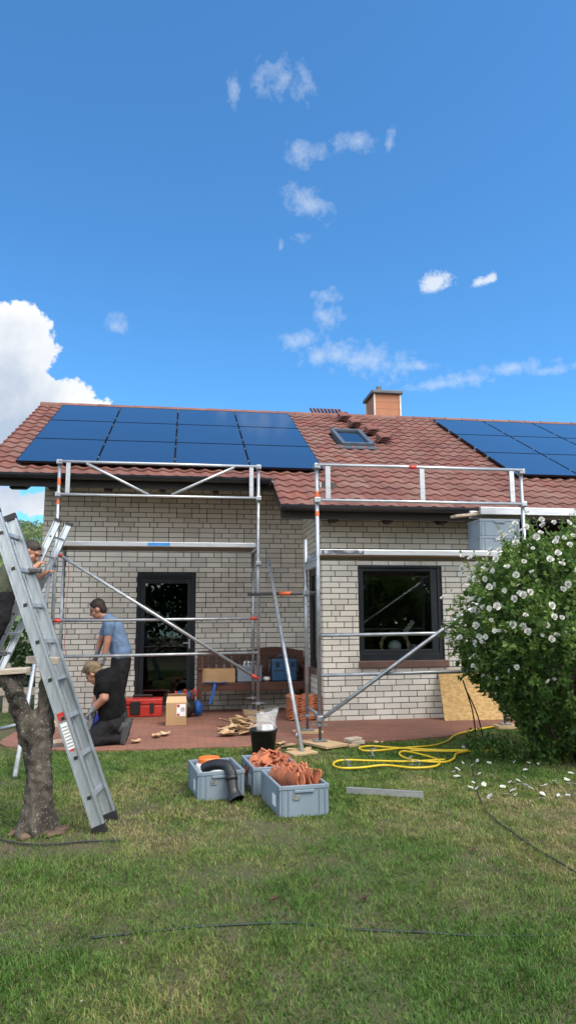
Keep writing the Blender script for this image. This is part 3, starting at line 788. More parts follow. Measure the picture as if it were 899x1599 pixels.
mb = MB(); nx, nz = 14, 12; vs = []
for k in range(nz+1):
    tz = k/nz
    for i in range(nx):
        a = 2*math.pi*i/nx; wx = .075+.05*tz; wy = .07*(1-tz)**.6+.004
        w2 = 1+.16*math.sin(3*a+7*tz)*(1-abs(2*tz-1))
        vs.append(BK+Vector((.015+wx*math.cos(a)*w2+.03*tz, -.01+wy*math.sin(a)*w2, .12+.36*tz+.03*math.sin(a+1)*tz+.012*math.sin(5*a)*tz)))
fs = [(k*nx+i,k*nx+(i+1) % nx,(k+1)*nx+(i+1) % nx,(k+1)*nx+i) for k in range(nz) for i in range(nx)]
mb.add(vs, fs); mb.build('film', BAG, bg, smooth=True)
MB().box((BK.x-.02,BK.y-.05,.24),(BK.x+.10,BK.y-.03,.33), M=None).build('slip', PAPER, bg)

# ------------------------------------------------------------------ things on the terrace
# bench
bn = thing('bench', 'dark red wooden garden bench with slatted back against the brick wall', 'bench', (1.12,-.4,0))
bx0, bx1 = .25, 1.98
mb = MB()
for k in range(5): mb.box((bx0+.02,-.64+k*.098,.465),(bx1-.02,-.555+k*.098,.492))
mb.build('seat', BENCHW, bn, bevel=.006)
MB().box((bx0+.06,-.635,.37),(bx1-.06,-.605,.464)).build('seat_rail', BENCHW, bn, bevel=.004)
for X_ in (bx0, bx1-.07):
    MB().box((X_,-.66,.022),(X_+.07,-.59,.69)).build('leg', BENCHW, bn, bevel=.006)
    MB().box((X_,-.20,.022),(X_+.07,-.13,.96)).build('leg', BENCHW, bn, bevel=.006)
    MB().box((X_-.01,-.70,.69),(X_+.08,-.13,.725)).build('armrest', BENCHW, bn, bevel=.008)
top = []
for i in range(25):
    u = i/24; x_ = bx0+.07+(bx1-bx0-.14)*u
    top.append((x_, .965+.055*max(0,math.sin(math.pi*min(1,max(0,(u-.48)/.5))))**.8))
poly = [(x_,-.175,.86) for x_,_ in (top[0],top[-1])]
mb = MB()
for i in range(24):
    (xa,za),(xb,zb) = top[i], top[i+1]
    mb.add([(xa,-.18,.87),(xb,-.18,.87),(xb,-.18,zb),(xa,-.18,za),(xa,-.14,.87),(xb,-.14,.87),(xb,-.14,zb),(xa,-.14,za)], [(0,1,2,3),(7,6,5,4),(3,2,6,7),(0,4,5,1)]+([(0,3,7,4)] if i == 0 else [])+([(1,5,6,2)] if i == 23 else []))
mb.build('top_rail', BENCHW, bn)
MB().box((bx0+.07,-.175,.56),(bx1-.07,-.145,.62)).build('lower_rail', BENCHW, bn, bevel=.004)
n_ = 13
for k in range(n_):
    xx = bx0+.09+k*(bx1-bx0-.18-.075)/(n_-1); MB().box((xx,-.17,.621),(xx+.078,-.15,.869)).build('slat', BENCHW, bn)
# things on the bench
def carton(label, lo, hi, rz=0., name='cardboard_box', flaps=False, sticker=False):
    c = Vector(((lo[0]+hi[0])/2,(lo[1]+hi[1])/2,lo[2])); t = thing(name, label, 'box', c)
    b = MB(); b.box(lo, hi); b.build('carton', CARD, t, bevel=.004)
    MB().box(((lo[0]+lo[0]*0+0)+.0+(hi[0]-lo[0])*.0, (lo[1]+hi[1])/2-.025, hi[2]+.0005),(hi[0],(lo[1]+hi[1])/2+.025,hi[2]+.0015)).build('tape', mat('brown_tape',(.36,.22,.11),rough=.3), t)
    if flaps:
        z = hi[2]
        for (pts) in ([(lo[0],lo[1],z),(hi[0],lo[1],z),(hi[0]-.01,lo[1]-.05,z+.03),(lo[0]+.01,lo[1]-.05,z+.03)],):
            pass
    t.rotation_euler.z = rz
    return t
carton('long closed cardboard box lying on the wooden bench', (.30,-.60,.494), (.83,-.30,.70), R(1))
cs = thing('tool_case', 'dark blue plastic tool case standing on the bench beside the corner', 'tool case', (1.62,-.42,.494))
MB().box((1.42,-.55,.496),(1.82,-.30,.835)).build('shell', BLUEP, cs, bevel=.02)
mb = MB(); mb.tube([(1.54,-.43,.83),(1.54,-.43,.885),(1.70,-.43,.885),(1.70,-.43,.83)], .012, 8); mb.build('handle', BLUEP, cs)
for xx in (1.48,1.72): MB().box((xx,-.562,.72),(xx+.05,-.548,.79)).build('latch', BLACKP, cs, bevel=.004)
MB().box((1.43,-.5535,.655),(1.81,-.5485,.665)).build('seam', BLACKP, cs)
tag(MB().ell((1.335,-.5,.532),(.06,.05,.038)).build('cloth_rag', WHITEP, smooth=True), 'crumpled white cloth on the bench between grey crate and blue case', 'cloth')
stp = smooth_path([(.35,-.62,.505),(.48,-.655,.51),(.60,-.66,.50),(.70,-.64,.51)], 6); st = thing('strap', 'blue lashing strap hanging over the front edge of the bench', 'strap', (.45,-.66,.5))
mb = MB()
for i in range(len(stp)-1): mb.bar(stp[i], stp[i+1], .05, .006)
mb.build('band', BLUEST, st)
mb = MB(); hp = smooth_path([(.52,-.66,.50),(.50,-.675,.40),(.475,-.68,.30),(.44,-.685,.19)], 6)
for i in range(len(hp)-1): mb.bar(hp[i], hp[i+1], .012, .042, up=(1,0,0))
mb.build('tail', BLUEST, st)
# small fittings in the bench crate
g = random.Random(5)
for i in range(7):
    mb = MB(); x_, y_ = .97+.035*i, -.47+g.uniform(-.06,.06); mb.tube([(x_,y_,.55),(x_+.02,y_,.79+g.uniform(-.03,.03))], .012, 7)
    mb.ell((x_+.02,y_,.79),(.018,.018,.02),nu=8,nv=6)
    tag(mb.build('roof_fitting', GALV if i % 2 else WHITEP), 'small metal fitting sticking out of the crate on the bench', 'fitting', 'fittings in the bench crate')
# red tool box
rx0, rx1, ry0, ry1 = -.87, -.28, -.72, -.42
tb = thing('tool_box', 'long red plastic tool box with black latches beside the terrace door', 'tool box', (-.58,-.57,.022))
MB().box((rx0,ry0,.024),(rx1,ry1,.19)).build('base', REDP, tb, bevel=.015)
MB().box((rx0-.005,ry0-.005,.195),(rx1+.005,ry1+.005,.285)).build('lid', REDP, tb, bevel=.02)
MB().box((-.75,ry0-.02,.06),(-.60,ry0-.004,.25)).build('latch', BLACKP, tb, bevel=.006)
MB().box((-.46,ry0-.02,.08),(-.40,ry0-.004,.23)).build('latch', BLACKP, tb, bevel=.006)
mb = MB(); mb.tube([(-.72,-.57,.28),(-.72,-.57,.325),(-.44,-.57,.325),(-.44,-.57,.28)], .014, 8); mb.build('handle', BLACKP, tb)
# carton with red and white label, flaps half open
cb = thing('cardboard_box', 'upright cardboard box with a red and white paper label on the terrace', 'box', (-.065,-1.62,.022))
cx0_,cx1_,cy0_,cy1_,ch_ = -.20,.08,-1.74,-1.48,.33
MB().box((cx0_,cy0_,.024),(cx1_,cy1_,ch_)).build('carton', CARD, cb, bevel=.004)
mb = MB(); mb.prism([(cx0_,cy0_,ch_),(cx1_,cy0_,ch_),(cx1_-.01,cy0_+.11,ch_+.07),(cx0_+.01,cy0_+.11,ch_+.07)],(0,.003,.004),.6); mb.build('flap', CARD, cb)
mb = MB(); mb.prism([(cx0_,cy1_,ch_),(cx1_,cy1_,ch_),(cx1_-.02,cy1_-.08,ch_+.10),(cx0_+.02,cy1_-.08,ch_+.10)],(0,.003,.004),.3); mb.build('flap', CARD, cb)
MB().box((-.055,cy0_-.002,.15),(.065,cy0_-.0005,.31)).build('paper_label', PAPER, cb)
mb = MB(); mb.box((-.05,cy0_-.0035,.27),(-.015,cy0_-.002,.305)); mb.box((-.05,cy0_-.0035,.155),(-.015,cy0_-.002,.185)); mb.build('red_mark', REDP, cb)
mb = MB()
for k in range(4): mb.box((-.0,cy0_-.0035,.215+.014*k),(.058-.01*(k % 2),cy0_-.002,.221+.014*k))
mb.build('print', STEEL_DK, cb)
# black bag behind it
g = random.Random(9)
bgk = thing('tool_bag', 'open black tool bag with blue and red handles leaning at the door', 'bag', (.02,-.85,.022))
mb = MB(); mb.ell((.02,-.85,.17),(.21,.17,.15)); mb.ell((.06,-.80,.30),(.16,.14,.12)); o = mb.build('body', BLACKP, bgk, smooth=True)
dm = o.modifiers.new('d','DISPLACE'); tx = bpy.data.textures.new('crumple','CLOUDS'); tx.noise_scale = .12; dm.texture = tx; dm.strength = .06
for k in range(7):
    x_ = -.10+.045*k; MB().tube(smooth_path([(x_,-1.0,.30),(x_+.02,-1.03,.42+g.uniform(-.03,.03)),(x_+.06,-1.02,.34)],5), .011, 7).build('grip', (REDP,BLUEST,STEEL_DK)[k % 3], bgk, smooth=True)
mb = MB(); mb.ell((.25,-.80,.14),(.07,.09,.12)); o = mb.build('blue_bag', BLUEST); tag(o, 'small blue bag slumped beside the black tool bag at the door', 'bag'); dm = o.modifiers.new('d','DISPLACE'); dm.texture = tx; dm.strength = .05
# cardboard scraps
def scrap(g, s=1.):
    mb = MB(); n = 5; vs = []
    w_, l_ = g.uniform(.10,.16)*s, g.uniform(.14,.24)*s; f = g.uniform(.3,.9)
    for i in range(n):
        for j in range(3):
            u, v = i/(n-1)-.5, j/2-.5
            vs.append((u*l_+g.uniform(-.012,.012), v*w_+g.uniform(-.012,.012), .05*s*f*abs(math.sin(3*u+g.uniform(-.5,.5)))+.03*abs(v)+.004))
    fs = [(i*3+j,i*3+j+1,(i+1)*3+j+1,(i+1)*3+j) for i in range(n-1) for j in range(2)]
    mb.add(vs, fs, g.random())
    return mb
def put_scrap(px, py, z, label, grp, s=1.):
    o = scrap(g, s).build('cardboard_scrap', CARD); p = P(px, py, 2, .024); o.location = (p.x, p.y, .024+z); o.rotation_euler = (R(g.uniform(-25,25))*(z > .01), R(g.uniform(-25,25))*(z > .01), g.uniform(0,6.28))
    so = o.modifiers.new('s','SOLIDIFY'); so.thickness = .005
    tag(o, label, 'cardboard', grp)
for i in range(24):
    lay = i//9; px_, py_ = 372+g.uniform(-26,26)*(1-.25*lay), 1141+g.uniform(-10,10)*(1-.3*lay)
    put_scrap(px_, py_, lay*.045, 'torn brown cardboard piece in the heap on the terrace', 'torn cardboard heap on the terrace')
for (px_,py_,lb) in ((245,1152,'folded cardboard piece lying alone on the terrace near the box'),(258,1149,'pale cardboard strip on the paving near the upright box'),(213,1160,'small wood chip scrap beside the kneeling man\'s boot'),(436,1166,'torn cardboard piece on the grass beside the bucket')):
    put_scrap(px_, py_, 0, lb, None, .8)
put_scrap(590,1163,0,'dry leaf coloured cardboard bit on the grass near the yellow hose',None,.5)
# wood under the scaffold feet
def wood_slab(name, pts, z, h, m_, label, grp=None, cat='board'):
    mb = MB(); mb.prism([Vector((p.x,p.y,z)) for p in pts], (0,0,h)); return tag(mb.build(name, m_, bevel=.004, fix=True), label, cat, grp)
def rect(cx, cy, l, w_, a):
    c_, s_ = math.cos(R(a)), math.sin(R(a)); return [Vector((cx+c_*x_-s_*y_, cy+s_*x_+c_*y_, 0)) for x_, y_ in ((-l/2,-w_/2),(l/2,-w_/2),(l/2,w_/2),(-l/2,w_/2))]
wood_slab('sole_board', rect(1.62,-3.58,.50,.32,-62), .024, .03, PLY, 'plywood board under the front foot of the window scaffold', 'boards under scaffold feet')
wood_slab('sole_board', rect(1.60,-2.70,.36,.22,5), .024, .03, PLY, 'plywood board under the rear foot of the window scaffold', 'boards under scaffold feet')
wood_slab('sole_board', rect(1.30,-3.98,.30,.20,20), .004, .028, PLY, 'plywood board under the slanting prop with red tape', 'boards under scaffold feet')
for (x_,y_,t_) in ((LX0,LY,'tree side front'),(LX1,LY,'bench side front'),(LX0,LYI,'tree side rear'),(LX1,LYI,'bench side rear')):
    wood_slab('sole_board', rect(x_,y_,.3,.2,3), .024, .066, PLY, f'wooden block under the {t_} foot of the door scaffold', 'boards under scaffold feet')
for (x_,y_,t_) in ((RX1,RY,'front'),(RX1,RYI,'rear')):
    wood_slab('sole_board', rect(x_,y_,.3,.2,3), .004, .05, PLY, f'wooden block under the {t_} scaffold foot behind the bush', 'boards under scaffold feet')
for k,(dx_,dy_,a_,z_) in enumerate(((0,0,15,.004),(.02,.01,-12,.035),(-.01,.03,30,.066))):
    wood_slab('wood_offcut', rect(1.98+dx_,-3.62+dy_,.20,.10,a_), z_, .029, WOODG if k else PLY, 'short wood offcut in the little stack beside the scaffold foot', 'stacked wood offcuts')
for k,(px_,py_,a_) in enumerate(((448,1165,30),(462,1172,-20),(480,1172,70))):
    p = P(px_,py_,2,.02); wood_slab('wood_offcut', rect(p.x,p.y,.2,.06,a_), .022+.001*k, .02, PLY, ('loose wood strip on the grass beside the bucket','loose wood strip crossing below the slanting prop','loose wood strip against the plywood at the scaffold foot')[k])
# OSB panel
ob = MB(); ob.prism([(3.70,-1.98,.024),(4.56,-2.02,.024),(4.60,-1.70,.70),(3.745,-1.665,.70)], (.0,.016,.008)); tag(ob.build('chipboard_panel', OSB, fix=True), 'yellow chipboard panel leaning against the wall behind the flowering bush', 'panel')
# kneeling man's surroundings
o = MB().ell((-1.12,-2.55,.15),(.20,.13,.13)).ell((-.98,-2.52,.2),(.12,.1,.13)).build('duffel_bag', mat('blue_cloth',(.02,.03,.25),(.35,.36,.42),rough=.8,scale=9,lo=.55,hi=.6), smooth=True); dm = o.modifiers.new('d','DISPLACE'); dm.texture = tx; dm.strength = .06
tag(o, 'blue and white duffel bag on the paving beyond the kneeling man', 'bag')
MB().bar((-1.62,-3.02,.045),(-1.02,-2.62,.045),.05,.035).build('roof_batten', WOODG); tag(bpy.data.objects['roof_batten'], 'narrow wooden batten on the paving before the kneeling man', 'batten')
MB().bar((-1.5,-3.18,.04),(-1.0,-3.02,.04),.03,.03).build('mounting_profile', STEEL_DK); tag(bpy.data.objects['mounting_profile'], 'short dark metal profile held near the kneeling man\'s knees', 'profile')

# ------------------------------------------------------------------ things on the lawn
def ground_path(pxs, z): return [Vector((*P(x,y,2,z)[:2], z)) for x, y in pxs]
hs = [(790,1131),(745,1139),(712,1147),(698,1157),(675,1164),(630,1168),(590,1172),(568,1172),(561,1168),(578,1165),(620,1168),(680,1171),(730,1172),(712,1177),(707,1185),(690,1190),(645,1187),(624,1179),(630,1173),(660,1179),(684,1187),(680,1196),(645,1199),(600,1195),(560,1199),(530,1199),(520,1193),(535,1187),(580,1188),(640,1189),(694,1186)]
tag(MB().tube(smooth_path(ground_path(hs,.03),7), .011, 8).build('hose', YELLOW, smooth=True), 'yellow air hose lying in loops on the grass before the window', 'hose')
hp2 = smooth_path(ground_path([(640,1172),(700,1173),(760,1172),(800,1168)],.03),6)
tag(MB().tube(hp2, .011, 8).build('hose', YELLOW, smooth=True), 'straight yellow hose end running from the loops under the bush', 'hose')
def hook(x, y, rz, label):
    t = thing('roof_hook', label, 'roof hook', (x,y,.0), 'steel roof hooks on the grass')
    mb = MB(); mb.box((x-.06,y-.035,.015),(x+.06,y+.035,.022)); mb.build('plate', GALV, t)
    mb = MB(); mb.bar((x+.03,y,.02),(x-.02,y+.03,.14),.035,.008); mb.bar((x-.02,y+.03,.14),(x+.08,y+.06,.16),.035,.008); mb.build('arm', GALV, t)
    t.rotation_euler.z = rz; t.scale = (.62,.62,.5)
for (px_,py_,rz,lb) in ((642,1192,.5,'bent steel roof hook standing inside the yellow hose loop'),(546,1196,2.,'small steel roof hook lying on the hose loop end'),(580,1178,-.4,'flat steel roof hook between the upper and lower hose loops'),(655,1197,2.4,'steel roof hook lying flat beside the standing hook')):
    p = P(px_,py_,2,.02); hook(p.x,p.y,rz,lb)
pa, pb = P(541,1234,2,.03), P(660,1241,2,.03)
pr = MB(); u_ = (pb-pa).normalized(); s_ = Vector((-u_.y,u_.x,0))
for (a_,b_,c_,d_) in ((-.022,.022,.008,.012),(-.022,-.018,.012,.052),(.018,.022,.012,.052),(-.022,-.006,.049,.053),(.006,.022,.049,.053)):
    vs = [p_+s_*q_+Vector((0,0,-.03+z_)) for p_ in (pa,pb) for q_,z_ in ((a_,c_),(b_,c_),(b_,d_),(a_,d_))]
    pr.add(vs, [(3,2,1,0),(4,5,6,7),(0,1,5,4),(1,2,6,5),(2,3,7,6),(3,0,4,7)])
tag(pr.build('aluminium_profile', ALU), 'straight aluminium profile lying on the lawn beside the front crate', 'profile')
tag(MB().tube(smooth_path(ground_path([(722,1150),(735,1190),(742,1225),(752,1255),(770,1278),(800,1300),(828,1320),(858,1338),(905,1366)],.016),6), .005, 6).build('cable', CABLE, smooth=True), 'thin dark cable running from the bush across the lawn', 'cable')
tag(MB().tube(smooth_path(ground_path([(-30,1305),(0,1311),(40,1318),(85,1318),(130,1314),(190,1312)],.014),6), .006, 6).build('cable', CABLE, smooth=True), 'dark cable lying past the foot of the tree trunk', 'cable')
tag(MB().tube(smooth_path(ground_path([(140,1465),(260,1452),(330,1446),(450,1441),(500,1446),(560,1452),(660,1456),(760,1462),(870,1460)],.006),6), .006, 6).build('garden_hose', GREENCABLE, smooth=True), 'dark green hose half buried in the foreground grass', 'hose')
for k,(px0,py0,px1,py1) in enumerate(((722,1062,744,1162),(726,1075,756,1164))):
    a = P(px1,py1,2,0); b = P(px0,py0,1,a.y-.35)
    tag(MB().tube(smooth_path([a,a.lerp(b,.5)+Vector((.03,0,.02)),b],5), .008, 6).build('garden_stake', CABLE, smooth=True), ('thin black stake leaning into the bush, nearer the window','thin black stake leaning into the bush, nearer the chipboard')[k], 'stake')
g = random.Random(31)
for (px_,py_,lb) in ((568,1404,'dark withered leaf on the grass in front of the aluminium profile'),(428,1405,'dark brown leaf lying low on the lawn before the front crate'),(738,1328,'brown leaf beside the thin dark cable on the lawn')):
    p = P(px_,py_,2,.02); mb = MB(); vs = [Vector((-.03,0,.0)),Vector((0,-.018,.012)),Vector((.035,0,.02)),Vector((0,.018,.012)),Vector((0,0,.0))]
    mb.add([v+p for v in vs], [(0,1,4),(1,2,4),(2,3,4),(3,0,4)]); tag(mb.build('dead_leaf', mat('dead_leaf',(.06,.03,.018),(.04,.02,.012),rough=.8)), lb, 'leaf')

tag(MB().tube(smooth_path([W_ for W_ in (P(106,866,1,-.70),P(108,900,1,-.70),P(104,940,1,-.70),P(102,990,1,-.69),P(99,1040,1,-.68),P(97,1075,1,-.66))],5), .004, 6).build('cord', REDP, smooth=True), 'thin red cord hanging beside the rear post of the door scaffold', 'cord')
# ------------------------------------------------------------------ window ornaments (inside, behind the glass)
wy = -1.40
tag(MB().box((2.45,-1.55,.92),(3.95,-1.10,.96)).build('window_board', mat('window_board',(.35,.33,.3))), 'pale inner window board behind the big window', 'shelf')
tag(MB().ell((P(612,1008,1,-1.3).x,-1.425,1.052),(.10,.10,.092)).build('glass_globe', mat('milk_glass',(.78,.86,.84),(.72,.8,.78),rough=.25), smooth=True), 'pale green glass globe standing inside the big window', 'globe')
gx = P(612,1008,1,-1.3).x
pts = [(gx-.2,-1.43,.965),(gx-.21,-1.43,1.09),(gx-.15,-1.43,1.20),(gx,-1.43,1.24),(gx+.15,-1.43,1.20),(gx+.21,-1.43,1.09),(gx+.2,-1.43,.965)]
tag(MB().tube(smooth_path(pts,6), [.028+.008*math.sin(i*1.3) for i in range(37)], 10).build('wooden_arch', mat('pale_wood',(.62,.50,.27),(.52,.40,.2),rough=.7), smooth=True), 'knobbly pale wooden arch around the globe inside the window', 'ornament')
oc = thing('orchid', 'white potted orchid flowering inside the big window', 'plant', (P(645,1005,1,-1.25).x,-1.25,.96))
ox = oc.location.x
MB().tube(smooth_path([(ox,-1.25,.95),(ox-.02,-1.25,1.2),(ox-.06,-1.27,1.38),(ox-.14,-1.29,1.36)],6), .006, 6).build('stem', mat('stem_green',(.05,.12,.03)), oc)
mb = MB(); g2 = random.Random(2)
for k in range(5):
    c_ = Vector((ox-.03-.035*k,-1.30,1.40-.045*k))
    for a in range(5): mb.ell(c_+Vector((.025*math.cos(a*1.26),0,.025*math.sin(a*1.26))),(.02,.006,.02),nu=8,nv=5)
mb.build('blossom', WHITEP, oc, smooth=True)
MB().lathe((ox,-1.25,.96),[(.001,0),(.05,0),(.065,.11),(.055,.11),(.001,.09)],16).build('pot', mat('pot_white',(.6,.62,.6)), oc, smooth=True)
cd_ = thing('candle_holder', 'slim candle holder with dark candle inside the window by the frame', 'candle holder', (P(571,1000,1,-1.3).x,-1.3,.96)); cx_ = cd_.location.x
MB().lathe((cx_,-1.3,.96),[(.001,0),(.05,0),(.045,.015),(.012,.03),(.012,.22),(.025,.24),(.001,.24)],14).build('stand', GALV, cd_, smooth=True)
MB().lathe((cx_,-1.3,1.202),[(.022,0),(.022,.12),(.001,.12)],12).build('candle', mat('candle_red',(.22,.07,.04)), cd_, smooth=True)


# ------------------------------------------------------------------ cut tree
def remesh(o, vox, smooth=2, fac=.5):
    r_ = o.modifiers.new('remesh','REMESH'); r_.mode = 'VOXEL'; r_.voxel_size = vox; r_.use_smooth_shade = True
    if smooth:
        s_ = o.modifiers.new('smooth','SMOOTH'); s_.iterations = smooth; s_.factor = fac
    return o
def barkmat():
    M = mat('bark', (.095,.082,.066), (.028,.023,.019), rough=.95, scale=9, bump=1.0, bscale=28, stretch=(1,1,.35), lo=.4, hi=.6)
    nt = M.node_tree; N = nt.nodes; L = nt.links; b = N['Principled BSDF']
    old = b.inputs['Base Color'].links[0].from_socket
    no = N.new('ShaderNodeTexNoise'); no.inputs['Scale'].default_value = 75; no.inputs['Detail'].default_value = 3
    tc = [n for n in N if n.type == 'TEX_COORD'][0]; L.new(tc.outputs['Object'], no.inputs['Vector'])
    rg = N.new('ShaderNodeMapRange'); rg.inputs['From Min'].default_value = .60; rg.inputs['From Max'].default_value = .72
    L.new(no.outputs['Fac'], rg.inputs['Value'])
    mx = N.new('ShaderNodeMix'); mx.data_type = 'RGBA'; mx.inputs['B'].default_value = (.25,.24,.20,1)   # lichen flecks
    L.new(rg.outputs[0], mx.inputs['Factor']); L.new(old, mx.inputs['A']); L.new(mx.outputs['Result'], b.inputs['Base Color'])
    return M
BARK = barkmat()
TY = -6.47
tree = thing('tree', 'cut back fruit tree trunk with two sawn limbs standing beside the ladder', 'tree', (-.95,TY,0))
tb_ = [Vector((-.95,TY,-.03)), P(60,1255,1,TY), P(62,1210,1,TY), P(60,1170,1,TY), P(57,1140,1,TY)]
mb = MB(); rs = [.112,.098,.088,.090,.095]
for i in range(4): mb.capsule(tb_[i], tb_[i+1], rs[i], rs[i+1], 18)
for a in range(7): mb.capsule(tb_[0]+Vector((.155*math.cos(a*.9+.3),.155*math.sin(a*.9+.3),.0)), tb_[1]+Vector((.05*math.cos(a*.9+.3),.05*math.sin(a*.9+.3),-.05)), .022, .05, 10)
l_ = [P(50,1150,1,TY), P(32,1105,1,TY-.04), P(25,1080,1,TY-.05), P(10,1058,1,TY-.05)]
lr = [.088,.062,.062,.052]
for i in range(3): mb.capsule(l_[i], l_[i+1], lr[i], lr[i+1], 16)
mb.capsule(l_[2], P(33,1056,1,TY-.05), .055, .042, 12)
l_ = [P(65,1150,1,TY+.02), P(74,1110,1,TY+.05), P(75,1075,1,TY+.06), P(72,1050,1,TY+.06)]
lr = [.078,.058,.052,.045]
for i in range(3): mb.capsule(l_[i], l_[i+1], lr[i], lr[i+1], 16)
mb.capsule(P(56,1130,1,TY+.02), P(55,1112,1,TY+.03), .03, .022, 10)
o = remesh(mb.build('trunk', BARK, tree, smooth=True), .016, 2)
btx = bpy.data.textures.new('bark_ridges','CLOUDS'); btx.noise_scale = .045
dm = o.modifiers.new('d','DISPLACE'); dm.texture = btx; dm.strength = .045; dm.mid_level = .5
btx2 = bpy.data.textures.new('bark_lumps','CLOUDS'); btx2.noise_scale = .16
dm = o.modifiers.new('d2','DISPLACE'); dm.texture = btx2; dm.strength = .03
cut = MB()
for p_, r_, n_ in ((P(47,1128,1,TY-.11),.03,(0,-1,.3)),): cut.lathe((0,0,0),[(.001,.004),(r_,.002),(r_,-.01)],12)
rm_ = MB()
g = random.Random(4)
for k in range(46):
    a = g.uniform(0,6.28); r_ = g.uniform(.06,.19); c_ = Vector((-.95+r_*math.cos(a),TY-.02+r_*math.sin(a)*.8,.015))
    rm_.ell(c_, (g.uniform(.02,.05),g.uniform(.02,.045),g.uniform(.008,.03)*(1.25-3*(r_-.08))), nu=10, nv=6)
o = remesh(rm_.build('root_mound', mat('bare_earth',(.15,.10,.066),(.075,.052,.034),rough=.95,scale=14,bump=.8,bscale=40), tree, smooth=True), .014, 2)
dm = o.modifiers.new('d','DISPLACE'); dm.texture = btx; dm.strength = .03
# boards lying on the sawn limbs
z_ = P(20,1049,1,TY).z
mb = MB(); mb.bar(P(-22,1051,1,TY-.03), P(46,1046,1,TY-.03), .20, .035); tag(mb.build('wooden_board', WOODG, bevel=.005), 'pale weathered board laid across the left sawn limb of the trunk', 'board')
mb = MB(); mb.bar(P(43,1030,1,TY+.12), P(92,1032,1,TY+.12), .10, .05); tag(mb.build('wooden_board', WOODG, bevel=.005), 'short weathered board lying behind the right sawn limb at the ladder', 'board')

# ------------------------------------------------------------------ ladders
def ladder(label, foot_n, foot_f, d, rail_w, nr, start, gap, stickers=False, caps=True):
    t = thing('ladder', label, 'ladder', (foot_n+foot_f)/2)
    d = Vector(d); L_ = d.length; u = d.normalized(); ax = (foot_f-foot_n).normalized()
    up = ax.cross(u).normalized()
    if up.x < 0: up = -up
    for k, ft in enumerate((foot_n, foot_f)):
        mb = MB(); a = ft+u*.04; b = ft+d
        mb.bar(a, b, .006, rail_w, up=up)
        for s_ in (-1,1): mb.bar(a+up*s_*(rail_w/2-.006), b+up*s_*(rail_w/2-.006), .030, .012, up=up)
        o = mb.build('rail', LADM, t)
        cp_ = MB(); cp_.bar(ft-u*.005, ft+u*.06, .034, rail_w+.01, up=up); cp_.build('foot_cap', BLACKP, o, bevel=.004)
        if caps: c2 = MB(); c2.bar(b-u*.03, b+u*.02, .032, rail_w+.006, up=up); c2.build('end_cap', BLACKP, o, bevel=.004)
    for i in range(nr):
        c_ = u*(start+gap*i)
        if start+gap*i > L_-.1: break
        mb = MB(); mb.bar(foot_n+c_+ax*.004, foot_f+c_-ax*.004, .03, .03, up=up); o = mb.build('rung', LADM, t)
        h_ = MB(); q_ = foot_n+c_-ax*.0038
        h_.prism([q_+up*a_+u*b_ for a_, b_ in ((-.016,-.012),(.014,-.014),(.018,.012),(-.010,.013))], -ax*.002); h_.build('rung_end', BLACKP, o)
        h_ = MB(); h_.prism([q_+ax*.0006+up*a_+u*b_ for a_, b_ in ((-.018,-.014),(.016,-.016),(.020,.014),(-.012,.015))], -ax*.0018); h_.build('rung_weld', ALU, o)
    if stickers:
        def plate(name, a, b, m_, w0, w1, k):
            mb = MB(); mb.prism([foot_n-ax*.0035+u*a+up*w0, foot_n-ax*.0035+u*a+up*w1, foot_n-ax*.0035+u*b+up*w1, foot_n-ax*.0035+u*b+up*w0], -ax*.0012*k); return mb.build(name, m_, t)
        plate('warning_sticker', .80,.86, REDP, -.03,.02, 1)
        s_ = plate('table_sticker', .60,.785, PAPER, -.03,.02, 1)
        for k in range(7):
            a_ = .615+.023*k; mb = MB(); mb.prism([foot_n-ax*.0049+u*a_+up*-.026, foot_n-ax*.0049+u*a_+up*.016, foot_n-ax*.0049+u*(a_+.008)+up*.016, foot_n-ax*.0049+u*(a_+.008)+up*-.026], -ax*.0006); mb.build('print', GALV, s_)
        plate('red_mark', .585,.598, REDP, -.02,.01, 1)
    return t
fn, ff = P(158,1302,2,0), P(175,1281,2,0)
lad1 = ladder('aluminium ladder leaning over the cut tree trunk with table sticker on its rail', fn, ff, Vector((-.865,.17,2.245)), .088, 9, .25, .283, True)
# crossbar clamp near the top of the ladder
u1 = Vector((-.865,.17,2.245)).normalized()
c_ = ff+u1*1.98+Vector((.06,-.02,-.02)); o = MB().box(c_-Vector((.05,.03,.02)), c_+Vector((.05,.03,.02))).build('hinge_clamp', STEEL_DK, lad1, bevel=.01)
top2 = P(100,815,1,-1.85)
d2 = Vector((1.13,.0,2.66)); f2 = top2-d2; f2.z = 0.02; d2 = top2-f2
lad2 = ladder('aluminium ladder leaning right against the end of the door scaffold with a man on it', Vector((f2.x-.045,-2.02,.02)), Vector((f2.x+.045,-1.66,.02)), d2, .095, 10, .25, .28)

# ------------------------------------------------------------------ people
DENIM = mat('dark_trousers', (.022,.022,.025), (.014,.014,.016), spec=.15, rough=.9, scale=7, bump=.3, bscale=18)
BLKT = mat('black_cotton', (.006,.006,.007), (.009,.009,.010), spec=.12, rough=.9, scale=6, bump=.3, bscale=14)
BLUET = mat('blue_cotton', (.125,.20,.33), (.105,.175,.29), rough=.9, scale=6, bump=.35, bscale=14)
OLIVE = mat('olive_cotton', (.075,.085,.055), (.06,.068,.045), rough=.9, scale=6, bump=.35, bscale=14)
SHOE = mat('work_shoe', (.03,.031,.034), (.05,.052,.056), rough=.7, scale=18)
HAIRD = mat('dark_hair', (.018,.012,.009), (.028,.019,.013), rough=.6, scale=40, bump=.5, bscale=90)
HAIRB = mat('blond_hair', (.19,.13,.065), (.09,.06,.032), rough=.6, scale=30, bump=.6, bscale=80)
wtx = bpy.data.textures.new('cloth_folds','CLOUDS'); wtx.noise_scale = .11
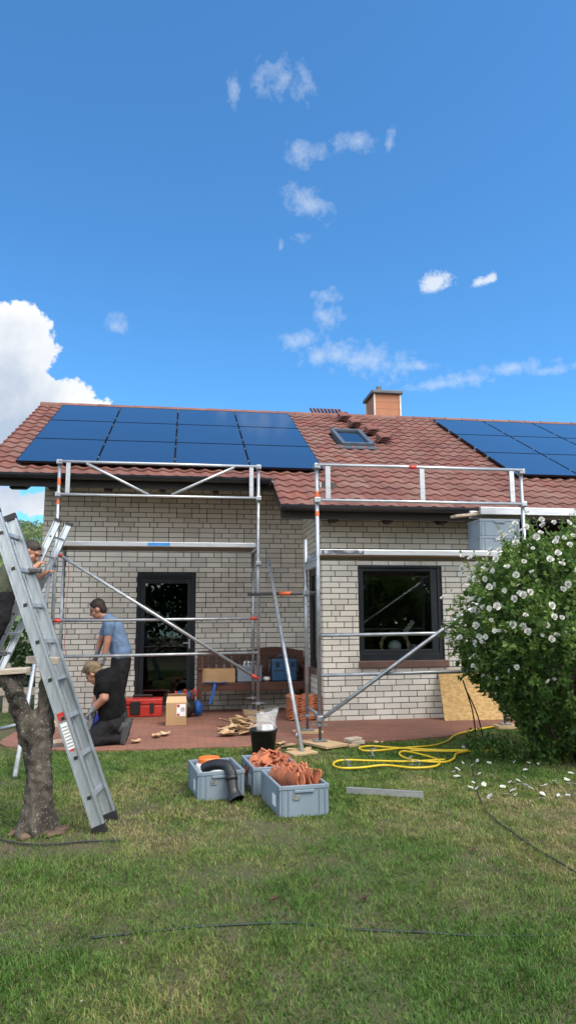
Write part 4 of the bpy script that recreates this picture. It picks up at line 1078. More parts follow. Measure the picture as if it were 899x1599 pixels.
def cloth(mb, name, m_, parent, vox=.011, fold=.022):
    o = remesh(mb.build(name, m_, parent, smooth=True), vox, 3)
    if fold:
        dm = o.modifiers.new('folds','DISPLACE'); dm.texture = wtx; dm.strength = fold; dm.mid_level = .5
    return o
def head_axes(f, u):
    f = Vector(f).normalized(); u = Vector(u); u = (u-f*u.dot(f)).normalized(); s = u.cross(f).normalized()
    return f, s, u, Matrix((f, s, u)).transposed()
def head(mb, c, f, u, k=1.):
    f, s, u, M = head_axes(f, u)
    q = lambda a, b, h: c+f*a*k+s*b*k+u*h*k
    E = lambda p, r: mb.ell(p, [x*k for x in r], M)
    E(q(-.012,0,.03),(.102,.078,.105)); E(q(.028,0,-.045),(.068,.060,.085)); E(q(.062,0,-.108),(.028,.03,.025))
    mb.capsule(q(.090,0,.012), q(.112,0,-.026), .012*k, .018*k, 8); E(q(.080,0,.036),(.02,.055,.016)); E(q(.084,0,-.066),(.016,.026,.012))
    for b in (-1,1):
        E(q(-.012,b*.080,-.005),(.022,.011,.034)); E(q(.055,b*.045,-.03),(.025,.02,.03))
    return f, s, u, M
def hair(name, m_, parent, c, f, u, k=1., long=False, vox=.009, fold=.012):
    f, s, u, M = head_axes(f, u); mb = MB()
    q = lambda a, b, h: c+f*a*k+s*b*k+u*h*k
    E = lambda p, r: mb.ell(p, [x*k for x in r], M)
    E(q(-.024,0,.052),(.103,.086,.098)); E(q(-.062,0,-.005),(.058,.074,.09)); E(q(.018,0,.098),(.058,.068,.036))
    if long:
        E(q(-.028,0,.052),(.106,.091,.102)); E(q(-.07,0,-.03),(.052,.078,.085)); E(q(.05,0,.10),(.052,.07,.04))
        E(q(-.02,.03,.09),(.08,.06,.07)); E(q(.01,-.04,.085),(.07,.05,.06))
    return cloth(mb, name, m_, parent, vox*k, fold)
def eyes(parent, c, f, u, k=1.):
    f, s, u, M = head_axes(f, u)
    for b in (-1,1): MB().ell(c+f*.090*k+s*b*.031*k+u*.010*k, (.011*k,.014*k,.009*k), nu=8, nv=6).build('eye', HAIRD, parent, smooth=True)
def hand(mb, wrist, tip, palm_n, k=1., curl=.5):
    """Palm, four fingers of unequal length bent at the knuckles and a thumb from the side of the palm."""
    wrist = Vector(wrist); d = (Vector(tip)-wrist).normalized(); n = Vector(palm_n); n = (n-d*n.dot(d)).normalized(); s = d.cross(n).normalized()
    for b in (-.030,-.010,.010,.030): mb.capsule(wrist+d*.01*k+s*b*.7*k, wrist+d*.085*k+s*b*k, .017*k, .014*k, 8)
    for b, L_ in ((-.032,.065),(-.011,.08),(.011,.075),(.031,.058)):
        a = wrist+d*.088*k+s*b*k; c1 = curl; m1 = a+(d*math.cos(c1)+n*math.sin(c1))*L_*.5*k; m2 = m1+(d*math.cos(c1*2.2)+n*math.sin(c1*2.2))*L_*.55*k
        mb.capsule(a, m1, .0105*k, .0098*k, 8); mb.capsule(m1, m2, .0098*k, .0085*k, 8)
    a = wrist+d*.03*k-s*.03*k; m1 = a+(d*.6-s*.7+n*.25).normalized()*.045*k; m2 = m1+(d*.9-s*.1+n*.5).normalized()*.038*k
    mb.capsule(a, m1, .0135*k, .012*k, 8); mb.capsule(m1, m2, .012*k, .0095*k, 8)
def W(x, y, yy): return P(x, y, 1, yy)
K = 1.14
def limb(mb, pts, rs, n=12):
    for i in range(len(pts)-1): mb.capsule(pts[i], pts[i+1], rs[i], rs[i+1], n)
def shoe(parent, heel, toe, k=1., up=(0,0,1)):
    heel, toe, up = Vector(heel), Vector(toe), Vector(up); d = (toe-heel).normalized()
    mb = MB(); mb.capsule(heel+up*.045*k, toe-d*.05*k+up*.035*k, .048*k, .042*k); mb.capsule(heel+up*.08*k, heel+up*.11*k+d*.02*k, .05*k, .05*k); mb.capsule(toe-d*.09*k+up*.03*k, toe-d*.03*k+up*.03*k, .046*k, .036*k)
    o = cloth(mb, 'shoe', SHOE, parent, .009, 0)
    s_ = MB(); dn = -up
    s_.bar(heel-d*.045*k+up*.008*k, toe+up*.008*k, .088*k, .022*k, up=up); s_.build('sole', mat('shoe_sole',(.06,.06,.062),rough=.8), o, bevel=.008)
    return o

# -- man in the blue T-shirt
YM = -1.0
m1 = thing('person', 'person in blue T-shirt and dark trousers standing bent forward by the brick wall', 'person', (P(188,1100,1,YM).x,YM,.022))
pel, che, nk, hd = W(189,1032,YM), W(175,980,YM), W(163,964,YM), W(153,952,YM)
hf, hu = (-.90,.15,-.40), (-.35,0,.93)
b = MB(); head(b, hd, hf, hu, 1.1)
b.capsule(hd+Vector((.03,0,-.05)), W(170,972,YM), .062, .075)
b.capsule(W(176,985,YM), pel, .10, .09)
arms = []
for s_, pts in ((-1,[(171,976,YM-.235),(168,1002,YM-.27),(163,1026,YM-.25)]), (1,[(169,977,YM+.235),(158,1000,YM+.24),(152,1020,YM+.18)])):
    q = [W(*p_) for p_ in pts]; limb(b, q, [.066,.052,.036]); arms.append(q)
for s_ in (-1,1): limb(b, [pel+Vector((0,s_*.1,-.02)), pel+Vector((-.02,s_*.12,-.45)), Vector((pel.x+.03,YM+s_*.13,.10))], [.085,.06,.045])
remesh(b.build('body', SKIN, m1, smooth=True), .009, 2)
hair('hair', HAIRD, m1, hd, hf, hu, 1.1); eyes(m1, hd, hf, hu, 1.1)
b = MB()
for s_ in (-1,1):
    limb(b, [W(177,978,YM)+Vector((0,s_*.11,0)), W(184,1000,YM)+Vector((0,s_*.10,0)), W(190,1019,YM)+Vector((0,s_*.10,-.0))], [.145,.145,.15])
    q = arms[0 if s_ < 0 else 1]; b.capsule(W(174,974,YM)+Vector((0,s_*.15,.0)), q[0], .11, .09); b.capsule(q[0], q[0].lerp(q[1],.48), .09, .078)
b.capsule(W(170,967,YM)+Vector((0,-.07,0)), W(170,967,YM)+Vector((0,.07,0)), .085, .085)
cloth(b, 'shirt', BLUET, m1, .011, .03)
b = MB()
for s_ in (-1,1):
    limb(b, [pel+Vector((.01,s_*.09,.04)), pel+Vector((.0,s_*.10,-.06))], [.135,.14]); limb(b, [pel+Vector((0,s_*.1,-.06)), pel+Vector((-.03,s_*.12,-.48)), Vector((pel.x+.03,YM+s_*.13,.12))], [.14,.092,.075])
cloth(b, 'trousers', DENIM, m1, .012, .03)
for s_ in (-1,1): shoe(m1, (pel.x+.06,YM+s_*.13,.024), (pel.x-.22,YM+s_*.15,.024), 1.1)
for q in arms:
    b = MB(); d_ = (q[2]-q[1]).normalized(); b.capsule(q[2]-d_*.05, q[2]+d_*.01, .042, .036); hand(b, q[2], q[2]+Vector((-.03,0,-.1)), (-.6,.5,0), 1.15, .45); cloth(b, 'glove', GLOVE, m1, .006, 0)

# -- kneeling man in black
YK = -3.0
m2 = thing('person', 'blond person in black T-shirt kneeling on the terrace with grey work gloves', 'person', (P(170,1150,1,YK).x,YK,.022))
hd = W(147,1052,YK); pel = W(175,1122,YK); hf, hu = (-.72,.30,-.62), (-.55,.1,.80)
b = MB(); head(b, hd, hf, hu, .98)
b.capsule(hd+Vector((.03,-.01,-.05)), W(163,1064,YK), .06, .075)
b.capsule(W(169,1072,YK), pel, .10, .085); arms = []
for pts in ([(162,1068,YK-.225),(163,1090,YK-.27),(146,1108,YK-.20)], [(160,1068,YK+.215),(150,1098,YK+.22),(143,1121,YK+.05)]):
    q = [W(*p_) for p_ in pts]; limb(b, q, [.066,.052,.036]); arms.append(q)
kn = [W(141,1157,YK-.16), W(141,1155,YK+.16)]
for kx, s_ in zip(kn, (-1,1)):
    limb(b, [pel+Vector((0,s_*.1,-.0)), kx], [.10,.07])
remesh(b.build('body', SKIN, m2, smooth=True), .009, 2)
hair('hair', HAIRB, m2, hd, hf, hu, .98, True, fold=.018); eyes(m2, hd, hf, hu, .98)
b = MB()
for s_ in (-1,1):
    limb(b, [W(169,1061,YK)+Vector((0,s_*.11,0)), W(172,1092,YK)+Vector((0,s_*.105,0)), W(174,1115,YK)+Vector((0,s_*.10,0))], [.14,.145,.14])
    q = arms[0 if s_ < 0 else 1]; b.capsule(W(168,1065,YK)+Vector((0,s_*.14,0)), q[0], .11, .092); b.capsule(q[0], q[0].lerp(q[1],.42), .09, .08)
b.capsule(W(161,1056,YK)+Vector((0,-.08,0)), W(161,1056,YK)+Vector((0,.08,0)), .085, .085)
cloth(b, 'shirt', BLKT, m2, .011, .025)
b = MB()
for kx, s_ in zip(kn, (-1,1)):
    limb(b, [pel+Vector((-.01,s_*.09,.05)), pel+Vector((.01,s_*.10,-.04)), kx], [.13,.135,.095]); an = Vector((W(187,1150,YK).x,YK+s_*.13,.09)); kk = Vector((kx.x,kx.y,.098)); limb(b, [kk, kk.lerp(an,.45)+Vector((0,0,.01)), an], [.098,.082,.052])
cloth(b, 'trousers', DENIM, m2, .012, .03)
for s_ in (-1,1):
    hx = W(201,1150,YK).x
    shoe(m2, (hx+.03,YK+s_*.13,.25), (hx-.035,YK+s_*.14,.03), 1.05, up=(-.96,0,-.26))
for q in arms:
    b = MB(); d_ = (q[2]-q[1]).normalized(); b.capsule(q[2]-d_*.05, q[2]+d_*.01, .042, .036); hand(b, q[2], q[2]+d_*.1+Vector((-.02,0,-.02)), (-.2,.2,-.9), 1.15, .55); cloth(b, 'glove', GLOVE, m2, .006, 0)

# -- man on the ladder
YC = -2.05
m3 = thing('person', 'person in olive shirt on the ladder bending towards the scaffold post', 'person', (P(0,1000,1,YC).x,YC,.8))
hd = W(49,863,YC); hf, hu = (.80,-.15,-.58), (.50,0,.86)
b = MB(); head(b, hd, hf, hu, 1.12)
sh = W(22,889,YC); pel = W(8,928,YC)
b.capsule(hd+Vector((-.06,0,-.05)), W(30,884,YC), .066, .085)
b.capsule(sh, pel, .10, .09); arms = []
for pts in ([(26,893,YC-.23),(43,897,YC-.20),(61,880,YC+.02)], [(24,892,YC+.22),(48,908,YC+.2),(74,893,YC+.18)]):
    q = [W(*p_) for p_ in pts]; limb(b, q, [.066,.048,.032]); arms.append(q)
    hand(b, q[2], q[2]+Vector((.09,.02,.03)), (.2,.1,-.9), .82, 1.0)
lg = [[W(6,930,YC-.1), W(4,968,YC-.13), W(-14,1008,YC-.1)], [W(6,930,YC+.1), W(12,962,YC+.13), W(-16,982,YC+.1)]]
for q in lg: limb(b, q, [.10,.068,.045])
remesh(b.build('body', SKIN, m3, smooth=True), .009, 2)
hair('hair', HAIRD, m3, hd, hf, hu, 1.12); eyes(m3, hd, hf, hu, 1.12)
b = MB()
for s_ in (-1,1):
    limb(b, [W(24,889,YC)+Vector((0,s_*.11,0)), W(15,905,YC)+Vector((0,s_*.1,0)), W(9,920,YC)+Vector((0,s_*.1,0))], [.14,.15,.15])
    q = arms[0 if s_ < 0 else 1]; b.capsule(W(25,890,YC)+Vector((0,s_*.14,0)), q[0], .11, .092); b.capsule(q[0], q[0].lerp(q[1],.5), .09, .08)
cloth(b, 'shirt', OLIVE, m3, .011, .03)
b = MB()
for q, s_ in zip(lg, (-1,1)): limb(b, [W(8,922,YC)+Vector((0,s_*.09,0))]+q, [.14,.145,.10,.075])
cloth(b, 'trousers', DENIM, m3, .012, .03)
for q in lg: shoe(m3, q[2]+Vector((-.07,0,-.14)), q[2]+Vector((.20,0,-.13)), 1.1)

# ------------------------------------------------------------------ foliage
LEAF = leafmat('hibiscus_leaf', (.060,.155,.030), (.27,.38,.085), .45, .42, .45)
rs_ = np.random.default_rng(5)
def nrm(v): return v/np.maximum(np.linalg.norm(v, axis=-1, keepdims=True), 1e-9)
def leaf_mesh(name, p, d, L_, wd, tint, material, parent, fold=.25):
    """One folded lozenge per leaf."""
    n = len(p); rv = nrm(rs_.normal(size=(n,3))); s = nrm(np.cross(d, rv)); nn = np.cross(s, d)
    L_ = L_[:,None]; wd = wd[:,None]
    base = p; tip = p+d*L_-nn*L_*.12; l = p+d*L_*.42+s*wd/2+nn*wd*fold; r = p+d*L_*.42-s*wd/2+nn*wd*fold
    v = np.stack([base, r, tip, l], 1).reshape(-1,3)
    off = np.array(root_loc(parent)) if parent else 0
    v = v-off
    me = bpy.data.meshes.new(name); me.vertices.add(n*4); me.vertices.foreach_set('co', v.astype(np.float32).ravel())
    idx = (np.arange(n)*4)[:,None]; lo = np.concatenate([idx+0,idx+1,idx+2,idx+0,idx+2,idx+3],1).ravel()
    me.loops.add(n*6); me.loops.foreach_set('vertex_index', lo.astype(np.int32))
    me.polygons.add(n*2); me.polygons.foreach_set('loop_start', (np.arange(n*2)*3).astype(np.int32)); me.polygons.foreach_set('loop_total', np.full(n*2,3,np.int32))
    me.update(calc_edges=True)
    at = me.attributes.new('tint','FLOAT','FACE'); at.data.foreach_set('value', np.repeat(tint,2).astype(np.float32))
    me.materials.append(material); o = bpy.data.objects.new(name, me); col.objects.link(o)
    if parent: o.parent = parent
    return o
def twig_leaves(base, dirs, length, per, lsize, spread=.9):
    """Leaves along twigs: points, leaf directions."""
    n = len(base); t = rs_.uniform(.0,1,(n,per)); p = base[:,None,:]+dirs[:,None,:]*(t*length[:,None])[...,None]
    sp = nrm(rs_.normal(size=(n,per,3))); d = nrm(dirs[:,None,:]*rs_.uniform(.15,.9,(n,per,1))+sp*spread-np.array([0,0,.18]))
    p = p+sp*.012
    return p.reshape(-1,3), d.reshape(-1,3), t.reshape(-1)
BC = np.array([4.02,-4.75,0.])
ZT_ = np.array([.10,.35,.65,1.0,1.35,1.7,2.0,2.22,2.42]); RT_ = np.array([.42,.62,.84,1.08,1.19,1.08,.84,.55,.20])
bush = thing('flowering_bush', 'large round hibiscus bush covered in white double flowers before the window', 'bush', tuple(BC))
ph = rs_.uniform(0,6.28,8)
def lump(th, z): return 1+.05*np.sin(3*th+ph[0]+2*z)+.05*np.sin(5*th+ph[1]-4*z)+.05*np.sin(9*th+ph[2]+7*z)+.04*np.sin(6*z+ph[3]+2*th)
nt_ = 1900
th = rs_.uniform(0,2*np.pi,nt_); z = rs_.uniform(.12,2.36,nt_); rho = rs_.uniform(.30,1,nt_)**.45
r_ = np.interp(z, ZT_, RT_)*lump(th,z)
keep = rs_.uniform(size=nt_) < np.clip(r_/1.1,.35,1); th, z, rho, r_ = th[keep], z[keep], rho[keep], r_[keep]
tips = np.stack([np.cos(th)*r_*rho, np.sin(th)*r_*rho, z],1)+BC
ln = rs_.uniform(.16,.34,len(tips))
dr_ = nrm(np.stack([np.cos(th),np.sin(th),rs_.uniform(.1,1.3,len(th))+np.clip(z-1.6,0,1)*2],1)+rs_.normal(size=(len(th),3))*.3)
base = tips-dr_*ln[:,None]
pl, dl, tl = twig_leaves(base, dr_, ln, 19, .06)
n = len(pl); tw_t = np.repeat(rs_.uniform(0,.45,len(tips)),19)
tint = np.clip(tw_t+rs_.normal(0,.14,n)+.25*(tl > .85),0,1)
sz = rs_.uniform(.045,.085,n)*np.where(tl > .85,.6,1)
# upright shoots above the crown
ns = 46; th2 = rs_.uniform(0,2*np.pi,ns); rr = rs_.uniform(0,1,ns)**.6*.95
zb = np.interp(rr, [0,.36,.76,1.0,1.2], [2.38,2.30,2.08,1.82,1.5]); hb_ = np.stack([np.cos(th2)*rr,np.sin(th2)*rr,zb-.05],1)+BC
ds = nrm(np.stack([np.cos(th2)*.28,np.sin(th2)*.28,np.ones(ns)],1)+rs_.normal(size=(ns,3))*.12); ls = rs_.uniform(.16,.36,ns)
p2, d2_, t2 = twig_leaves(hb_, ds, ls, 26, .05, .8)
pl = np.concatenate([pl,p2]); dl = np.concatenate([dl,d2_]); tint = np.concatenate([tint,np.clip(rs_.normal(.55,.2,len(p2)),0,1)]); sz = np.concatenate([sz,rs_.uniform(.03,.055,len(p2))*(1.1-.5*t2)])
leaf_mesh('foliage', pl, dl, sz, sz*rs_.uniform(.5,.75,len(sz)), tint, LEAF, bush)
# fine twigs and stems
STEM = mat('shrub_stem', (.10,.085,.055), (.06,.05,.035), rough=.85, scale=20)
g = random.Random(12)
for k in range(11):
    a = g.uniform(0,6.28); zz = g.uniform(.9,1.9); rr2 = g.uniform(.35,.85)*np.interp(zz,ZT_,RT_)
    e_ = Vector(BC)+Vector((math.cos(a)*rr2,math.sin(a)*rr2,zz)); b_ = Vector(BC)+Vector((math.cos(a)*.12,math.sin(a)*.12,0))
    MB().tube(smooth_path([b_, b_.lerp(e_,.45)+Vector((0,0,.18)), e_],6), [.022-.0013*i for i in range(13)], 7).build('stem', STEM, bush, smooth=True)
tw = MB()
for i in range(0,len(tips),2): tw.tube([base[i]-dr_[i]*.12, tips[i]], [.004,.0022], 4, closed_ends=False)
for i in range(ns): tw.tube([hb_[i]-ds[i]*.3, hb_[i]+ds[i]*ls[i]], [.004,.002], 4, closed_ends=False)
tw.build('twigs', STEM, bush)
# flowers
PETAL = leafmat('white_petal', (.80,.80,.76), (.70,.71,.62), .25, .6, .2)
def blossom_mesh(seed, flat=1.):
    g = random.Random(seed); mb = MB()
    for k in range(17):
        ring = 0 if k < 7 else 1; a = k*2.4+g.uniform(-.2,.2); tilt = (.45 if ring == 0 else 1.05)+g.uniform(-.15,.15); L_ = (1.,.72)[ring]*g.uniform(.85,1.1); w_ = .95*L_
        ax = Vector((math.cos(a)*math.cos(tilt), math.sin(a)*math.cos(tilt), math.sin(tilt)*flat)); sd = Vector((-math.sin(a),math.cos(a),0)); nn = ax.cross(sd)
        vs = [Vector((0,0,.08)), ax*.5*L_+sd*w_*.5+nn*.08, ax*L_+sd*w_*.32+nn*g.uniform(-.18,.1), ax*L_*1.04+nn*g.uniform(-.1,.15), ax*L_-sd*w_*.32+nn*g.uniform(-.18,.1), ax*.5*L_-sd*w_*.5+nn*.08, ax*.55*L_-nn*.08]
        mb.add(vs, [(0,1,6),(1,2,6),(2,3,6),(3,4,6),(4,5,6),(5,0,6)], g.random()*.6)
    return mb
protos = []
for k in range(4):
    o = blossom_mesh(k).build('flower', PETAL, bush, smooth=True); protos.append(o)
zc = -CAM_D
def place_flower(k, p, d, s):
    o = protos[k] if k < 4 else protos[k % 4].copy()
    if k >= 4: col.objects.link(o); o.parent = bush
    o.location = Vector(p)-Vector(BC); o.rotation_euler = Vector(d).to_track_quat('Z','Y').to_euler(); o.scale = (s,s,s)
sites = []; tries = 0
while len(sites) < 98 and tries < 20000:
    tries += 1
    a_ = rs_.uniform(R(150),R(270)); zz = .62+1.72*rs_.uniform()**.72
    if rs_.uniform() > .25+.75*min(1,(zz-.6)/.7): continue
    rr = np.interp(zz, ZT_, RT_)*lump(a_, zz)*rs_.uniform(1.03,1.11)
    p = np.array([math.cos(a_)*rr, math.sin(a_)*rr, zz])+BC
    if any(np.linalg.norm(p-q) < .07 for q in sites): continue
    sites.append(p)
    o_ = nrm(np.array([math.cos(a_),math.sin(a_),.35+max(0,zz-1.7)]))
    place_flower(len(sites)-1, p, nrm(o_*1.0+np.array([0,-.25,.1])+rs_.normal(size=3)*.35), rs_.uniform(.028,.042))
sites = np.array(sites); od = nrm(sites-BC-np.array([0,0,1.0]))
sb2 = sites-od*.17; p3, d3, t3 = twig_leaves(sb2, od, np.full(len(sites),.16), 22, .05, .9)
leaf_mesh('foliage', p3, d3, rs_.uniform(.04,.07,len(p3)), rs_.uniform(.025,.045,len(p3)), np.clip(rs_.normal(.4,.2,len(p3)),0,1), LEAF, bush)
# the many smaller or half hidden flowers beyond those, in one mesh
fm2 = MB(); bl_ = [blossom_mesh(60+k) for k in range(4)]; made = 0; sites2 = list(sites)
while made < 110:
    a_ = rs_.uniform(R(145),R(365)); zz = .8+1.6*rs_.uniform()**.75
    rr = np.interp(zz, ZT_, RT_)*lump(a_, zz)*rs_.uniform(.99,1.08); p = np.array([math.cos(a_)*rr, math.sin(a_)*rr, zz])+BC
    if any(np.linalg.norm(p-q) < .06 for q in sites2): continue
    sites2.append(p); o_ = nrm(np.array([math.cos(a_),math.sin(a_),.4])+rs_.normal(size=3)*.5); q_ = Vector(o_).to_track_quat('Z','Y'); s_ = rs_.uniform(.018,.030)
    src = bl_[made % 4]; fm2.add([q_ @ (Vector(v)*s_)+Vector(p) for v in src.v], src.f, rs_.uniform(0,.6)); made += 1
stuff(fm2.build('blossoms', PETAL, bush, smooth=True))
# leafy suckers on the grass below the bush
sk = thing('young_shoots', 'low leafy shoots growing from the grass at the foot of the flowering bush', 'plant', (*P(765,1182,2,0)[:2],0))
sb_ = []; 
for (px_,py_) in ((742,1178),(752,1172),(760,1186),(768,1176),(778,1188),(785,1180),(798,1188),(810,1192),(735,1170),(772,1168),(822,1186),(840,1192),(856,1196),(874,1192)):
    p = P(px_,py_,2,0); sb_.append((p.x,p.y,0))
sb_ = np.repeat(np.array(sb_),4,0)+rs_.normal(size=(56,3))*np.array([.05,.05,0]); sd_ = nrm(np.stack([rs_.normal(0,.35,56),rs_.normal(0,.35,56),np.ones(56)],1)); sl_ = rs_.uniform(.08,.24,56)
p2, d2_, t2 = twig_leaves(sb_, sd_, sl_, 16, .05)
p2[:,2] = np.maximum(p2[:,2],.015)
leaf_mesh('foliage', p2, d2_, rs_.uniform(.035,.065,len(p2)), rs_.uniform(.022,.04,len(p2)), np.clip(rs_.normal(.2,.2,len(p2)),0,1), LEAF, sk)
# fallen blossoms
fz = [(187,1385),(208,1372),(205,1408),(320,1394),(385,1408),(275,1465),(305,1470),(288,1440),(342,1450),(373,1510),(438,1462),(475,1437),(518,1430),(495,1440),(548,1413),(490,1480),(505,1503),(458,1500),(580,1468),(560,1458),(640,1458),(657,1452),(708,1432),(712,1442),(763,1425),(778,1450),(640,1498),(643,1520),(722,1505),(770,1505),(805,1448),(235,1340),(282,1352),(310,1330),(238,1262),(295,1237),(370,1340),(395,1380),(425,1320),(487,1330),(498,1335),(540,1295),(552,1375),(620,1345),(570,1340),(787,1393),(522,1450)]
fm_ = [blossom_mesh(40+k,.5).build('fallen_blossom', PETAL, smooth=True) for k in range(3)]
for k, (zx,zy) in enumerate(fz):
    p = P(650+zx/3.265, 780+zy/3.265, 2, .03); o = fm_[k] if k < 3 else fm_[k % 3].copy()
    if k >= 3: col.objects.link(o)
    o.location = (p.x,p.y,.026); s_ = rs_.uniform(.018,.032); o.scale = (s_*rs_.uniform(.8,1.4),s_,s_*.6); o.rotation_euler = (rs_.normal(0,.35),rs_.normal(0,.35),rs_.uniform(0,6.28))
    tag(o, 'white fallen hibiscus blossom lying on the grass below the bush', 'blossom', 'blossoms fallen below the bush')
for (px_,py_,lb) in ((708,1291,'single pale petal far out on the lawn from the bush'),(128,1563,'tiny white petal in the foreground grass')):
    o = fm_[0].copy(); col.objects.link(o); p = P(px_,py_,2,.03); o.location = (p.x,p.y,.03); o.scale = (.008,.006,.005); tag(o, lb, 'petal')
    if 'group' in o: del o['group']

# ------------------------------------------------------------------ lawn blades
def vnoise(x, y, sc, seed):
    g_ = np.random.default_rng(seed).uniform(size=(257,257)); u, v = x*sc+100, y*sc+100
    i, j = np.floor(u).astype(int), np.floor(v).astype(int); fu, fv = u-i, v-j; fu = fu*fu*(3-2*fu); fv = fv*fv*(3-2*fv); i %= 256; j %= 256
    return (g_[i,j]*(1-fu)+g_[i+1,j]*fu)*(1-fv)+(g_[i,j+1]*(1-fu)+g_[i+1,j+1]*fu)*fv
def fbm(x, y, sc, seed): return .5*vnoise(x,y,sc,seed)+.3*vnoise(x,y,sc*2.1,seed+1)+.2*vnoise(x,y,sc*4.7,seed+2)
def grassmat():
    M = bpy.data.materials.new('grass_blades'); M.use_nodes = True; nt = M.node_tree; N = nt.nodes; L = nt.links; b = N['Principled BSDF']
    b.inputs['Roughness'].default_value = .6; b.inputs['Specular IOR Level'].default_value = .25
    at = N.new('ShaderNodeAttribute'); at.attribute_name = 'tint'; cr = N.new('ShaderNodeValToRGB'); e = cr.color_ramp.elements
    e[0].position = 0; e[0].color = (.070,.155,.026,1); e[1].position = 1; e[1].color = (.40,.31,.18,1)
    for p_, c_ in ((.3,(.130,.215,.046,1)),(.55,(.205,.24,.068,1)),(.75,(.31,.275,.12,1))): k = cr.color_ramp.elements.new(p_); k.color = c_
    L.new(at.outputs['Fac'], cr.inputs[0]); L.new(cr.outputs[0], b.inputs['Base Color'])
    tr = N.new('ShaderNodeBsdfTranslucent'); ms = N.new('ShaderNodeMixShader'); ms.inputs[0].default_value = .25
    L.new(cr.outputs[0], tr.inputs['Color']); L.new(b.outputs[0], ms.inputs[1]); L.new(tr.outputs[0], ms.inputs[2]); L.new(ms.outputs[0], N['Material Output'].inputs['Surface'])
    return M
def grass():
    edge_x = np.array([-2.05,-1.98,-1.62,-1.2,-.7,.2,1.0,1.9,2.6,3.2,3.7,4.1,4.6,9]); edge_y = np.array([-2.75,-2.98,-3.2,-3.38,-3.46,-3.5,-3.47,-3.44,-3.4,-3.25,-2.95,-2.6,-2.35,-2.3])
    P_, T_, H_ = [], [], []
    for (y0,y1,x0,x1,dens) in ((-9.9,-8.3,-1.6,2.6,20000),(-8.3,-7.0,-2.0,3.4,14000),(-7.0,-5.4,-2.6,4.6,9500),(-5.4,-2.2,-3.4,6.2,7000),(-11.5,-8.3,-5,-1.6,4500),(-11.5,-8.3,2.6,6.5,4500),(-8.3,-5.4,-6.5,-2.6,4000),(-8.3,-5.4,4.6,9,4000),(-5.4,-1.5,-8,-3.4,3500),(-5.4,-2.2,6.2,10,3500),(-1.5,1.5,-8,-2.2,2500)):
        n = int((y1-y0)*(x1-x0)*dens); x, y = rs_.uniform(x0,x1,n), rs_.uniform(y0,y1,n)
        ey = np.interp(x, edge_x, edge_y)+.02+.04*rs_.normal(size=n); k = (y < ey) | (x < -2.2-.03*rs_.normal(size=n))
        dn = fbm(x,y,1.6,3); k &= rs_.uniform(size=n) < np.clip(.35+2.2*(dn-.25),.25,1)
        k &= ~((np.hypot(x+.95,y-TY) < .13)); dirt = np.exp(-(((x+1.15)/.45)**2+((y+6.85)/.28)**2)); k &= rs_.uniform(size=n) > .6*dirt
        d_bush = np.hypot(x-BC[0],y-BC[1]); k &= rs_.uniform(size=n) < np.clip((d_bush-.3)/.5,.1,1)
        x, y, dn = x[k], y[k], dn[k]
        n = len(x)
        dry = fbm(x,y,.9,17)*.62+fbm(x,y,3.2,29)*.38
        mid = np.exp(-((y+6.3)/1.5)**2)*.19-np.clip(-7.6-y,0,2)*.05
        t = np.clip((dry-.5)*2.0+.22+mid+rs_.normal(0,.17,n)+(rs_.uniform(size=n) < .10)*.4,0,1)
        clump = vnoise(x,y,7,41)
        h = rs_.uniform(.009,.026,n)*(.7+.9*clump)*(1+.35*(rs_.uniform(size=n) < .06))*np.where(t > .7,.8,1)
        P_.append(np.stack([x,y,np.zeros(n)],1)); T_.append(t); H_.append(h)
    tx_, ty_ = rs_.uniform(-2.4,4.4,420), rs_.uniform(-9.6,-3.7,420); tn_ = rs_.integers(14,40,420)   # fresher tufts and weeds
    xx, yy = np.repeat(tx_,tn_), np.repeat(ty_,tn_); sp_ = np.repeat(rs_.uniform(.02,.07,420),tn_); xx = xx+rs_.normal(size=len(xx))*sp_; yy = yy+rs_.normal(size=len(xx))*sp_
    P_.append(np.stack([xx,yy,np.zeros(len(xx))],1)); T_.append(np.clip(np.repeat(rs_.uniform(0,.35,420),tn_)+rs_.normal(0,.06,len(xx)),0,1)); H_.append(np.repeat(rs_.uniform(.022,.05,420),tn_)*rs_.uniform(.6,1.1,len(xx)))
    p = np.concatenate(P_); t = np.concatenate(T_); h = np.concatenate(H_); n = len(p)
    a = rs_.uniform(0,2*np.pi,n); cl = vnoise(p[:,0],p[:,1],9,77)*12.6; a2 = np.where(rs_.uniform(size=n) < .6, cl+rs_.normal(0,.7,n), rs_.uniform(0,6.28,n))
    lean = rs_.uniform(.15,1.25,n); hd_ = np.stack([np.cos(a2),np.sin(a2),np.zeros(n)],1); sd = np.stack([-np.sin(a),np.cos(a),np.zeros(n)],1)
    w = rs_.uniform(.0012,.0026,n)[:,None]*(1+.5*(p[:,1] > -6.5))[:,None]
    hh = h[:,None]; up = np.array([0,0,1.])
    b0 = p-sd*w; b1 = p+sd*w; m_ = p+up*hh*.62+hd_*hh*lean[:,None]*.35; tip = p+up*hh*(1-.25*np.clip(lean-.4,0,1))[:,None]+hd_*hh*lean[:,None]*1.1
    v = np.stack([b0,b1,m_+sd*w*.8,m_-sd*w*.8,tip],1).reshape(-1,3)
    me = bpy.data.meshes.new('grass'); me.vertices.add(n*5); me.vertices.foreach_set('co', v.astype(np.float32).ravel())
    i5 = (np.arange(n)*5)[:,None]; lo = np.concatenate([i5,i5+1,i5+2,i5+3,i5+3,i5+2,i5+4],1).ravel()
    me.loops.add(n*7); me.loops.foreach_set('vertex_index', lo.astype(np.int32)); me.polygons.add(n*2)
    st = np.stack([np.arange(n)*7,np.arange(n)*7+4],1).ravel(); tt = np.tile([4,3],n)
